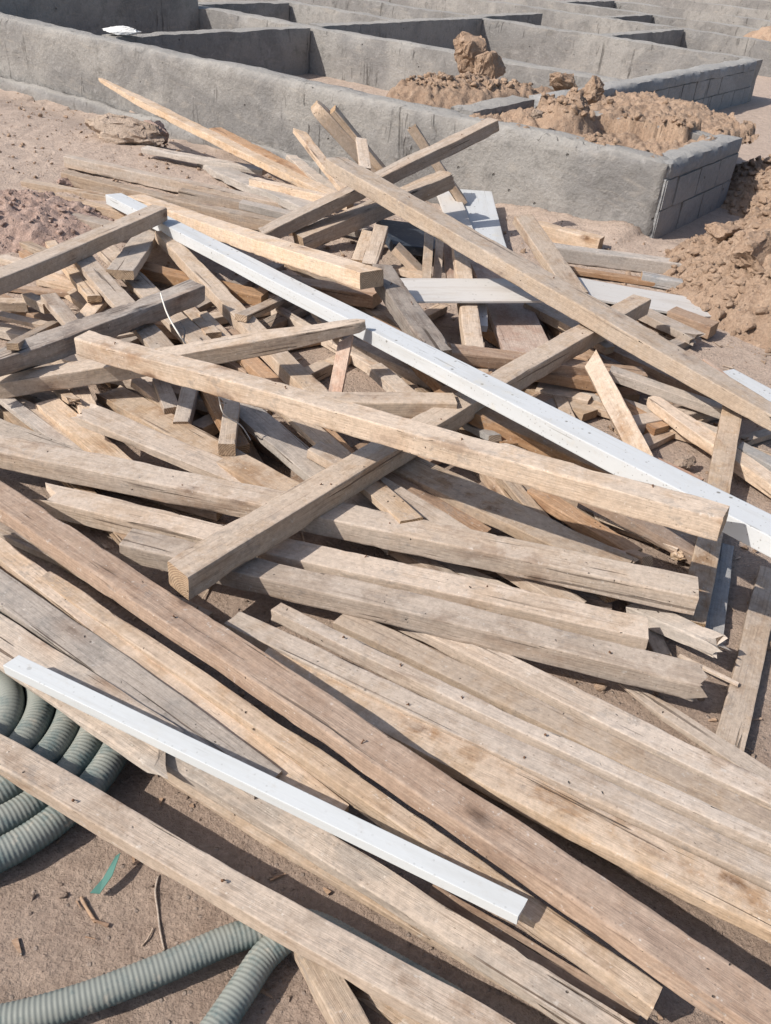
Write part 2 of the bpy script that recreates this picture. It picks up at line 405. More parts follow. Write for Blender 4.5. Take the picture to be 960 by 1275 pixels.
# rough mortar step along the foot of the front wall at the left
V, F = grid_box(-12.0, -4.3, 5.47, 5.59, -0.3, -0.04, 0.05, 0.025, 0.03, 4)
o = link('mortar_footing', mesh_from('mortar_footing', V, F), MAT['concrete'], front)
wall('foundation_wall', -3.4, -1.95, 6.80, 7.00, H_ - 0.01, 'low wall top behind the soil filled end of the foundation', 0.06, 0.012, 0.03, seed=2)
wall('foundation_wall', -13, -3.55, 8.60, 8.85, H_, 'second long foundation wall, running behind the big soil heap', 0.08, 0.012, 0.03, seed=3)
wall('foundation_wall', -15, -7.55, 10.62, 10.87, H_, 'third long foundation wall, ending behind the first cross wall', 0.1, 0.012, 0.03, seed=5)
wall('foundation_wall', -16, -3.50, 12.45, 12.70, H_, 'fourth long foundation wall, meeting the block cross wall at the right', 0.1, 0.012, 0.03, seed=6)
wall('foundation_wall', -16, -4.0, 15.5, 15.75, H_, 'fifth long foundation wall near the top right of the picture', 0.15, 0.012, 0.03, seed=7)
wall('foundation_wall', -24, 6.0, 20.1, 20.35, H_, 'long concrete wall near the top right corner behind the far soil heap', 0.2, 0.012, 0.03, seed=8)
wall('foundation_wall', -24, 7.0, 23.5, 23.8, H_, 'long concrete wall one row behind the farthest cross wall', 0.3, 0.012, 0.03, seed=31)
wall('foundation_wall', -24, 7.0, 28.0, 28.3, H_, 'long concrete wall two rows from the back at the top right corner', 0.4, 0.012, 0.03, seed=32)
wall('foundation_wall', -24, 9.0, 36.0, 36.4, H_, 'faintest and farthest concrete wall in the top right corner', 0.5, 0.012, 0.03, seed=33)
wall('foundation_wall', -18, -1.0, 17.6, 17.85, H_, 'sixth long foundation wall between the farthest ones', 0.2, 0.012, 0.03, seed=18)
wall('foundation_wall', -7.62, -7.40, 5.86, 8.59, H_, 'shaded cross wall in the middle top, with white scrap on its near end', 0.08, 0.008, 0.02, seed=9)
wall('foundation_wall', -9.42, -9.20, 5.86, 8.59, H_ + 0.22, 'tall shaded cross wall at the top left corner', 0.08, 0.008, 0.02, seed=10)
wall('foundation_wall', -7.70, -7.48, 8.87, 12.44, H_, 'shaded cross wall just left of the big soil heap, behind the second wall', 0.1, 0.008, 0.02, seed=11)
wall('foundation_wall', -9.75, -9.52, 8.87, 10.6, H_, 'shaded cross wall at the very top, left of centre', 0.1, 0.008, 0.02, seed=19)
wall('foundation_wall', -3.72, -3.50, 5.87, 6.78, H_ + 0.02, 'short cross wall sunk in the soil heap behind the front wall', 0.06, 0.008, 0.02, seed=12)
wall('foundation_wall', -5.80, -5.60, 12.71, 15.48, H_, 'small shaded cross wall right of the top middle', 0.1, 0.008, 0.02, seed=13)
wall('foundation_wall', -7.85, -7.65, 12.71, 14.6, H_, 'small dark cross wall beside the top of the soil heap', 0.1, 0.008, 0.02, seed=14)
wall('foundation_wall', -7.2, -7.0, 15.76, 17.58, H_, 'farther shaded cross wall at the top right, second from the back', 0.12, 0.008, 0.02, seed=15)
wall('foundation_wall', -9.1, -8.9, 17.86, 20.08, H_, 'farthest shaded cross wall at the top edge', 0.15, 0.008, 0.02, seed=16)

def block_wall(name, l_face, th, m0, m1, label, top=H_, courses=((0.0, 0.185), (0.195, 0.375)), bl=0.40, seed=0, offs=(0.0, 0.2)):
    """block wall running along M, blocks showing on its +L face"""
    V, F = grid_box(l_face - th, l_face - 0.012, m0, m1, -0.1, top - 0.1, 0.08, 0.002, 0.002, seed)
    def add(V2, F2):
        n = len(V); V.extend(V2); F.extend(tuple(i + n for i in f) for f in F2)
    rnd = random.Random(seed)
    for ci, (a, b) in enumerate(courses):
        m = m0 - offs[ci]
        while m < m1 - 0.03:
            ma = max(m, m0) + 0.005; mb = min(m + bl, m1) - 0.005
            if mb - ma > 0.03:
                V2, F2 = grid_box(l_face - 0.03, l_face + rnd.uniform(-0.003, 0.004), ma, mb, a, b, 0.045, 0.003, 0.008, seed + len(V))
                add(V2, F2)
            m += bl
    add(*grid_box(l_face - th + 0.004, l_face + 0.006, m0, m1 - 0.002, courses[-1][1] + 0.006, top, 0.04, 0.009, 0.03, seed + 77))
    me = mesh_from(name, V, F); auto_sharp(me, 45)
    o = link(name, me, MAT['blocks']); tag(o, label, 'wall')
    return o
block_wall('block_wall', -1.915, 0.20, 5.63, 7.01, 'short end wall of grey blocks facing the soil heap at the right', seed=21)
block_wall('block_wall', -3.49, 0.22, 7.02, 12.44, 'shaded block cross wall at the upper right, two courses under a concrete cap', seed=22)

# ------------------------------------------------------------------ soil heaps and loose clods
def heap(name, fn, x0, x1, y0, y1, step, mat, label, cat='soil heap', seed=0, clod=0.05, csize=9.0):
    nx_ = int((x1 - x0) / step); ny_ = int((y1 - y0) / step)
    V = []; keep = {}; F = []
    hs = {}
    for j in range(ny_ + 1):
        for i in range(nx_ + 1):
            x = x0 + i * step; y = y0 + j * step
            h = fn(x, y)
            if h > -0.04:
                w = noise.noise_vector(Vector((x, y, seed)) * 3.0)
                k = min(1, max(0, (h + 0.04) / 0.12))
                p = Vector((x * csize + w.x * 1.3, y * csize + w.y * 1.3, seed + h * csize * 0.8))
                d1 = noise.voronoi(p)[0][0]; d2 = noise.voronoi(p * 2.7)[0][0]; d3 = noise.voronoi(p * 0.45)[0][0]
                hh = h + k * (clod * (0.4 - d1 * d1 * 1.5) * 0.5 + clod * 0.35 * (0.4 - d2 * d2 * 1.5) + clod * 0.6 * (0.3 - d3 * d3 * 1.2) + clod * 0.8 * fb(x, y, seed, 2.2, 3) + 0.030 * abs(fb(x, y, seed + 4, 13.0, 3)) + 0.018 * fb(x, y, seed + 9, 30.0, 3))
                dx = w.x * 0.02 * k; dy = w.y * 0.02 * k
                keep[(i, j)] = len(V); V.append((x + dx, y + dy, hh)); hs[(i, j)] = hh
    for (i, j) in keep:
        a, b, c, d = (i, j), (i + 1, j), (i + 1, j + 1), (i, j + 1)
        if b in keep and c in keep and d in keep: F.append((keep[a], keep[b], keep[c], keep[d]))
    o = link(name, mesh_from(name, V, F), MAT[mat]); tag(o, label, cat)
    return o, hs, keep, V

def hull_clod(rd_, npts=13, flat=0.75, cuts=1, rough=0.05):
    """an angular broken lump: hull of random points, subdivided and roughened; returns a bmesh"""
    bm = bmesh.new()
    for _ in range(npts):
        d = Vector((rd_.gauss(0, 1), rd_.gauss(0, 1), rd_.gauss(0, 1))).normalized() * rd_.uniform(0.78, 1.05)
        bm.verts.new((d.x, d.y * rd_.uniform(0.75, 1.0), d.z * flat))
    bmesh.ops.convex_hull(bm, input=bm.verts[:])
    for v in [v for v in bm.verts if not v.link_faces]: bm.verts.remove(v)
    bmesh.ops.triangulate(bm, faces=bm.faces[:])
    if cuts:
        bmesh.ops.subdivide_edges(bm, edges=bm.edges[:], cuts=cuts, use_grid_fill=True)
        off = Vector((rd_.uniform(-50, 50), rd_.uniform(-50, 50), 0))
        for v in bm.verts:
            p = v.co.copy()
            v.co = p * (1 - 0.05) + noise.noise_vector(p * 2.2 + off) * rough * 1.6 + noise.noise_vector(p * 6.0 + off) * rough + noise.noise_vector(p * 14.0 + off) * rough * 0.5
        bmesh.ops.triangulate(bm, faces=bm.faces[:])
    return bm

_rocks = []
def rock_variants():
    rd_ = random.Random(77)
    for sub in (1, 2):
        for k in range(14):
            bm = hull_clod(rd_, rd_.randint(9, 15), rd_.uniform(0.55, 0.9), sub, 0.07)
            V = np.array([v.co[:] for v in bm.verts]); bm.verts.index_update()
            F = np.array([[v.index for v in f.verts] for f in bm.faces]); bm.free()
            _rocks.append((V, F))
def clods(name, pts, mat, label, cat, seed=0):
    if not _rocks: rock_variants()
    rg = np.random.default_rng(seed); VV = []; FF = []; n = 0
    for (c, r, sub) in pts:
        V, F = _rocks[int(rg.integers(14)) + (14 if sub > 1 else 0)]
        a = rg.uniform(0, 6.283); ca, sa = math.cos(a), math.sin(a)
        b_ = rg.uniform(-0.6, 0.6); cb, sb = math.cos(b_), math.sin(b_)
        Rm = np.array([[ca, -sa, 0], [sa, ca, 0], [0, 0, 1]]) @ np.array([[1, 0, 0], [0, cb, -sb], [0, sb, cb]])
        VV.append((V * rg.uniform(0.8, 1.2, 3) * r) @ Rm.T + np.array(c)); FF.append(F + n); n += len(V)
    VV = np.concatenate(VV); FF = np.concatenate(FF)
    me = bpy.data.meshes.new(name)
    me.vertices.add(len(VV)); me.vertices.foreach_set('co', VV.ravel())
    me.loops.add(FF.size); me.loops.foreach_set('vertex_index', FF.ravel().astype(np.int32))
    me.polygons.add(len(FF)); me.polygons.foreach_set('loop_start', np.arange(0, FF.size, 3, dtype=np.int32))
    me.update(calc_edges=True); me.validate()
    o = link(name, me, MAT[mat]); tag(o, label, cat, kind='stuff')
    return o

def toLM(x, y):
    return x * L2.x + y * L2.y, x * M2.x + y * M2.y
def gauss(l, m, cl, cm, sl, sm): return math.exp(-((l - cl) / sl) ** 2 - ((m - cm) / sm) ** 2)
def heap_cell(x, y):
    l, m = toLM(x, y)
    h = 0.58 * gauss(l, m, -4.1, 6.95, 0.60, 0.80) + 0.30 * gauss(l, m, -4.5, 6.3, 0.35, 0.4) + 0.25 * gauss(l, m, -3.7, 7.7, 0.6, 0.5)
    h += 0.62 * gauss(l, m, -3.02, 6.45, 0.34, 0.5) + 0.15 * gauss(l, m, -3.25, 7.0, 0.3, 0.3)
    h *= 1 - 0.75 * gauss(l, m, -3.62, 6.05, 0.17, 0.30)
    if -3.5 < l < -2.1: h = max(h, 0.425 - 0.035 * max(0, min(1, (l + 2.75) / 0.3)) + 0.02 * fb(x, y, 2, 4.0, 3))
    else: h -= 0.05
    if m > 8.57 or m < 5.63 or l > -1.95 or l < -5.6: return -1
    if m < 5.86 and h < 0.40 and l < -3.4: return -1
    if m < 5.665 or l > -2.03: return 0.395
    if m < 5.86:
        k = (m - 5.62) / 0.24
        return 0.44 + max(0, h - 0.42) * k * 0.8 + 0.012
    if l > -2.14:
        return 0.462 + 0.03 * fb(x, y, 2, 5.0, 3)
    if m > 6.74 and m < 7.06 and -3.45 < l < -2.25: h = max(h, 0.505 + 0.02 * fb(x, y, 2, 4.0, 3))
    return h
hp = heap('soil_heap', heap_cell, -2.2, 2.6, 5.6, 10.5, 0.018, 'heap', 'big lumpy soil heap filling the foundation behind the front wall', seed=3, clod=0.07, csize=12.0)

def heap_right(x, y):
    a = math.hypot((x - 3.0) / 1.62, (y - 4.9) / 1.32)
    h = 1.05 * max(0, 1 - a) ** 0.9 if a < 1 else -0.2 * (a - 1) * 3
    h = min(h, 0.62 + 0.1 * h)
    l, m = toLM(x, y)
    if l < -1.80 and m > 5.5: h = -1
    elif m > 5.4: h = min(h, (l + 1.80) * 0.9)
    b = math.hypot((x - 3.5) / 1.4, (y - 7.2) / 1.35)
    h2 = 0.55 * max(0, 1 - b)
    return max(h, h2 if b < 1 else -1) - 0.03
hr = heap('soil_heap', heap_right, 1.2, 5.2, 3.4, 8.6, 0.018, 'heap', 'loose soil heap spilling down at the right edge beside the block wall', seed=8, clod=0.065, csize=12.0)
def heap_far(x, y):
    l, m = toLM(x, y)
    return 0.62 * gauss(l, m, -4.5, 17.0, 0.9, 0.6) - 0.02
heap('soil_heap', heap_far, 3.8, 8.6, 14.0, 19.5, 0.06, 'heap', 'far soil heap at the right edge behind the fourth wall', seed=11, clod=0.1, csize=5.0)
def heap_pink(x, y):
    a = math.hypot((x + 2.35) / 0.75, (y - 4.85) / 0.55)
    return 0.17 * max(0, 1 - a * a) - 0.015 if a < 1.05 else -1
hk = heap('soil_heap', heap_pink, -3.2, -1.5, 4.2, 5.5, 0.018, 'pinksoil', 'low pinkish gravelly soil heap at the left edge', seed=14, clod=0.035, csize=17.0)

rnd = random.Random(5)
def scatter_on(hh, n, rmin, rmax, sub=1, embed=0.05, zmin=0.0):
    o_, hs_, keep_, V_ = hh; P = []
    keys = list(keep_.keys())
    for _ in range(n):
        k = rnd.choice(keys); x, y, z = V_[keep_[k]]
        if z < zmin: continue
        r = rmin + (rmax - rmin) * rnd.random() ** 4.5
        P.append(((x, y, z + r * embed), r, 2 if r > 0.04 else 1))
    return P
clods('soil_clods', scatter_on(hp, 11000, 0.006, 0.055, zmin=0.50), 'heap', 'crumbled clods strewn over the big soil heap', 'soil clods', 1)
clods('soil_clods', scatter_on(hr, 12000, 0.005, 0.055), 'heap', 'crumbled clods rolling down the right hand soil heap', 'soil clods', 2)
clods('gravel', scatter_on(hk, 700, 0.007, 0.030), 'pinksoil', 'pinkish pebbles on the low heap at the left edge', 'gravel', 3)
# the upright slabs of clay on top of the big heap
def chunk(name, c, size, label, mat='heap', seed=0, cat='clod', rotz=0.0, lean=0.0):
    rd_ = random.Random(seed * 13 + 5)
    bm = hull_clod(rd_, 18, 0.95, 7, 0.075)
    for v in bm.verts: v.co = Vector((v.co.x * size[0] * 0.55, v.co.y * size[1] * 0.55, v.co.z * size[2] * 0.55))
    me = bpy.data.meshes.new(name); bm.to_mesh(me); bm.free()
    auto_sharp(me, 30)
    o = link(name, me, MAT[mat]); o.location = c; o.rotation_euler = (lean, 0, rotz); tag(o, label, cat)
    return o
chunk('soil_clod', (0.4071, 9.3741, 0.5800), (0.46, 0.38, 0.5), 'tall upright clay clod standing on top of the big soil heap', 'heap', 1, 'clod', 0.50)
chunk('soil_clod', (0.5709, 9.0853, 0.5200), (0.36, 0.3, 0.34), 'darker steep clay clod leaning on the tallest one of the heap', 'heap', 2, 'clod', 0.90)
chunk('soil_clod', (1.2049, 8.6573, 0.4600), (0.3, 0.26, 0.28), 'middle sized clay clod in the saddle of the big soil heap', 'heap', 3, 'clod', 0.20)
chunk('soil_clod', (1.3308, 7.8722, 0.5600), (0.3, 0.24, 0.24), 'knobbly clay clod on the right hill of the big soil heap', 'heap', 4, 'clod', 1.20)
chunk('soil_clod', (0.7885, 6.7063, 0.5300), (0.1, 0.08, 0.07), 'small pale stone on the edge of the front wall', 'paleclay', 5, 'clod', 0.20)
chunk('soil_clod', (1.8201, 4.6681, 0.2800), (0.42, 0.34, 0.26), 'large smooth clay clod in the right hand soil heap', 'heap', 6, 'clod', 0.60)
chunk('soil_clod', (1.7635, 5.1481, 0.2600), (0.22, 0.18, 0.13), 'rough clay clod near the wall corner on the right heap', 'heap', 7, 'clod', 0.10)
chunk('stone_slab', (-2.3017, 7.1163, 0.0750), (0.8, 0.5, 0.24), 'flat pale stone slab lying on the soil at upper left', 'paleclay', 29, 'stone', -0.15)
chunk('stone_slab', (-2.0863, 7.2275, 0.0500), (0.3, 0.28, 0.22), 'brown broken lump at the end of the flat stone slab', 'pinksoil', 9, 'stone', 0.40)
chunk('soil_clod', (1.0752, 2.8267, 0.0300), (0.1, 0.07, 0.06), 'pale crumpled lump in the gravel hollow behind the white timber', 'paleclay', 10, 'clod', 0.50)
chunk('wood_chunk', (0.9229, 2.2415, 0.0300), (0.07, 0.06, 0.05), 'knobbly wood lump in the gap near the right beam ends', 'orange', 11, 'chunk', 0.80)
chunk('soil_clod', (-2.2043, 5.6603, 0.0400), (0.12, 0.1, 0.08), 'brown clod at the end of the long back beams', 'pinksoil', 12, 'clod', 0.30)
# loose bits on the ground
P = []
for _ in range(5200):
    x = rnd.uniform(-4.2, 3.4); y = rnd.uniform(3.4, 9.5); l, m = toLM(x, y)
    if m > 5.42 or l > -1.2 and m < 3.0: continue
    r = 0.005 + 0.022 * rnd.random() ** 5
    P.append(((x, y, ground_h(x, y) + r * 0.3), r, 1))
for _ in range(900):
    x = rnd.uniform(0.4, 3.2); y = rnd.uniform(1.6, 4.6)
    r = 0.004 + 0.022 * rnd.random() ** 5
    P.append(((x, y, ground_h(x, y) + r * 0.3), r, 1))
clods('gravel', P, 'heap', 'pale crumbs and pebbles strewn on the ground behind and right of the pile', 'gravel', 6)
P = []
for _ in range(1500):
    x = rnd.uniform(-0.95, 1.3); y = rnd.uniform(0.55, 1.9)
    r = 0.0016 + 0.010 * rnd.random() ** 6
    P.append(((x, y, ground_h(x, y) + r * 0.3), r, 1))
clods('gravel', P, 'ground', 'small soil crumbs on the bare ground around the hoses', 'gravel', 7)
def splinters(name, n, x0, x1, y0, y1, mat, label, seed, lmin=0.01, lmax=0.07):
    rd = random.Random(seed); V = []; F = []
    for _ in range(n):
        x = rd.uniform(x0, x1); y = rd.uniform(y0, y1); z = ground_h(x, y) + 0.004
        a = rd.uniform(0, 6.28); ln = rd.uniform(lmin, lmax) ** 1.0; w = rd.uniform(0.0012, 0.006); tl = rd.uniform(-0.15, 0.2)
        d = Vector((math.cos(a), math.sin(a), tl)); sd = Vector((-math.sin(a), math.cos(a), 0)); up = Vector((0, 0, 1))
        b = len(V); c = Vector((x, y, z + abs(tl) * ln * 0.5))
        for s_ in (-1, 1):
            k = 1.0 if s_ < 0 else 0.35
            for (u, v_) in ((-1, -1), (1, -1), (1, 1), (-1, 1)):
                V.append(c + d * s_ * ln / 2 + sd * u * w * k + up * v_ * w * 0.4 * k)
        F += [(b, b + 1, b + 2, b + 3), (b + 7, b + 6, b + 5, b + 4)] + [(b + i, b + 4 + i, b + 4 + (i + 1) % 4, b + (i + 1) % 4) for i in range(4)]
    o = link(name, mesh_from(name, V, F, False), MAT[mat]); tag(o, label, 'splinters', kind='stuff')
splinters('wood_splinters', 520, -1.6, 1.9, 1.7, 5.3, 'tan', 'wood splinters littering the soil between the timbers', 11, 0.012, 0.09)
splinters('wood_splinters', 90, -0.9, 1.2, 0.6, 1.7, 'brown', 'brown wood splinters on the bare ground by the hoses', 12, 0.006, 0.035)

# ------------------------------------------------------------------ timbers
def timber(name, A, B, w, t, style, seed, e0='sq', e1='sq', bow=0.0, sag=0.0, roll=0.0, taper0=1.0, taper1=1.0, wane=1.0, parent=None):
    A = Vector(A); B = Vector(B); ax = (B - A); Ln = ax.length; ax.normalize()
    side = ax.cross(Vector((0, 0, 1))); side.normalize(); up = side.cross(ax)
    if roll:
        q = Matrix.Rotation(roll, 3, ax); side = q @ side; up = q @ up
    rd = random.Random(seed)
    flat = t < 0.02
    seg = 0.02 if Ln < 1.2 else 0.028
    n = max(5, int(Ln / seg))
    hw, ht = w / 2, t / 2
    smooth_style = style in ('white', 'whitebatten', 'panel', 'tarp', 'redbrown')
    r0 = min(hw, ht) * (0.07 if smooth_style else 0.10)
    V = []; F = []
    so_ = rd.uniform(-100, 100)
    cut0 = rd.uniform(-0.18, 0.18); cut1 = rd.uniform(-0.18, 0.18)
    if e0 == 'ang': cut0 = 0.9
    if e1 == 'ang': cut1 = -0.9
    if e0 == 'ang2': cut0 = -0.9
    if e1 == 'ang2': cut1 = 0.9
    amp = (0.0008 if smooth_style else 0.0022) * wane
    RN = 0
    for i in range(n + 1):
        s = i / n; x = (s - 0.5) * Ln
        k = taper0 + (1 - taper0) * min(1, s / 0.25) if taper0 < 1 else 1.0
        if taper1 < 1: k *= taper1 + (1 - taper1) * min(1, (1 - s) / 0.25)
        for e, d in ((e0, s * Ln), (e1, (1 - s) * Ln)):
            if e == 'round' and d < w * 0.6:
                k *= 0.55 + 0.45 * math.sqrt(max(0, 1 - (1 - d / (w * 0.6)) ** 2))
        a, b = hw * k, ht * (0.35 + 0.65 * k if k < 1 else 1)
        cy = bow * 4 * s * (1 - s); cz = sag * 4 * s * (1 - s)
        cy += 0.006 * wane * noise.noise(Vector((x * 1.7, so_, 0)))
        cz += 0.004 * wane * noise.noise(Vector((x * 1.9, so_, 7)))
        wk = 1 + (0.0 if smooth_style else 0.06 * wane * noise.noise(Vector((x * 2.3, so_, 3))))
        ring = []
        for ci, (sy, sz) in enumerate(((1, 1), (-1, 1), (-1, -1), (1, -1))):
            chip = max(0, noise.noise(Vector((x * 6.0, so_ + ci * 9, 1))) - 0.15) * 1.6 + max(0, noise.noise(Vector((x * 26.0, so_ + ci * 9, 2))) - 0.25) * 0.9
            r = r0 * (1 + (0.5 if smooth_style else 5.0 * wane) * chip)
            r = min(r, min(a, b) * 0.75)
            pts = [(a * sy, (b - r) * sz), ((a - r * 0.3) * sy, (b - r * 0.3) * sz), ((a - r) * sy, b * sz)]
            if ci % 2: pts.reverse()
            ring += pts
            nsy, nsz = ((-1, 1), (-1, -1), (1, -1), (1, 1))[ci]
            # two points along the flat between this corner and the next
            p0 = pts[-1]; p1 = ((a - r) * nsy, b * nsz) if ci % 2 == 0 else (a * nsy, (b - r) * nsz)
            for f in ((0.04, 0.5, 0.96) if not flat else (0.04, 0.96)):
                ring.append((p0[0] + (p1[0] - p0[0]) * f, p0[1] + (p1[1] - p0[1]) * f))
        RN = len(ring)
        for (y, z) in ring:
            y2 = y * wk; z2 = z
            dn = noise.noise(Vector((x * 9, y * 55 + so_, z * 55))) * amp
            ln_ = math.hypot(y2, z2) or 1
            y2 += dn * y2 / ln_; z2 += dn * z2 / ln_
            xx = x
            if i <= 2 or i >= n - 2:
                first = i <= 2; e = e0 if first else e1; c = cut0 if first else cut1
                fade = 1 - (i if first else n - i) / 3
                if e in ('split', 'torn'):
                    jag = noise.noise(Vector((y * 90 + so_, z * 70, 5))) * 0.045 + noise.noise(Vector((y * 300, z * 300 + so_, 5))) * 0.02
                    if e == 'torn': jag *= 1.8
                    xx += jag * fade * (-1 if first else 1)
                else:
                    xx += y * c * fade + noise.noise(Vector((y * 60, z * 60, so_))) * 0.003 * fade
            V.append((xx, y2 + cy, z2 + cz))
    for i in range(n):
        for j in range(RN):
            a_ = i * RN + j; b_ = i * RN + (j + 1) % RN
            F.append((a_, a_ + RN, b_ + RN, b_))
    nb = len(F)
    for base, flip in ((0, False), (n * RN, True)):
        c = Vector((0, 0, 0))
        for j in range(RN): c += Vector(V[base + j])
        c /= RN; c.x += (0.004 if base == 0 else -0.004) * (1 if (e0 if base == 0 else e1) in ('split', 'torn') else 0.15)
        ci_ = len(V); inner = []
        for j in range(RN):
            p = Vector(V[base + j]); q = c + (p - c) * 0.55
            if (e0 if base == 0 else e1) in ('split', 'torn'): q.x += noise.noise(Vector((p.y * 140, p.z * 140, so_))) * 0.02
            inner.append(len(V)); V.append(q)
        cc = len(V); V.append(c)
        for j in range(RN):
            k2 = (j + 1) % RN
            f1 = (base + j, base + k2, inner[k2], inner[j]); f2 = (inner[j], inner[k2], cc)
            if flip: f1 = f1[::-1]; f2 = f2[::-1]
            F.append(f1); F.append(f2)
    me = mesh_from(name, V, F)
    auto_sharp(me, 28)
    o = link(name, me, MAT[style])
    Mi = (A + B) / 2
    o.matrix_world = Matrix(((ax.x, side.x, up.x, Mi.x), (ax.y, side.y, up.y, Mi.y), (ax.z, side.z, up.z, Mi.z), (0, 0, 0, 1)))
    return o

KIND = {'beam': ('timber_beam', 'timber beam'), 'board': ('wooden_board', 'board'), 'stub': ('wood_offcut', 'wood offcut'),
        'lath': ('wooden_lath', 'lath'), 'panel': ('thin_panel', 'panel'), 'batten': ('painted_batten', 'painted batten')}
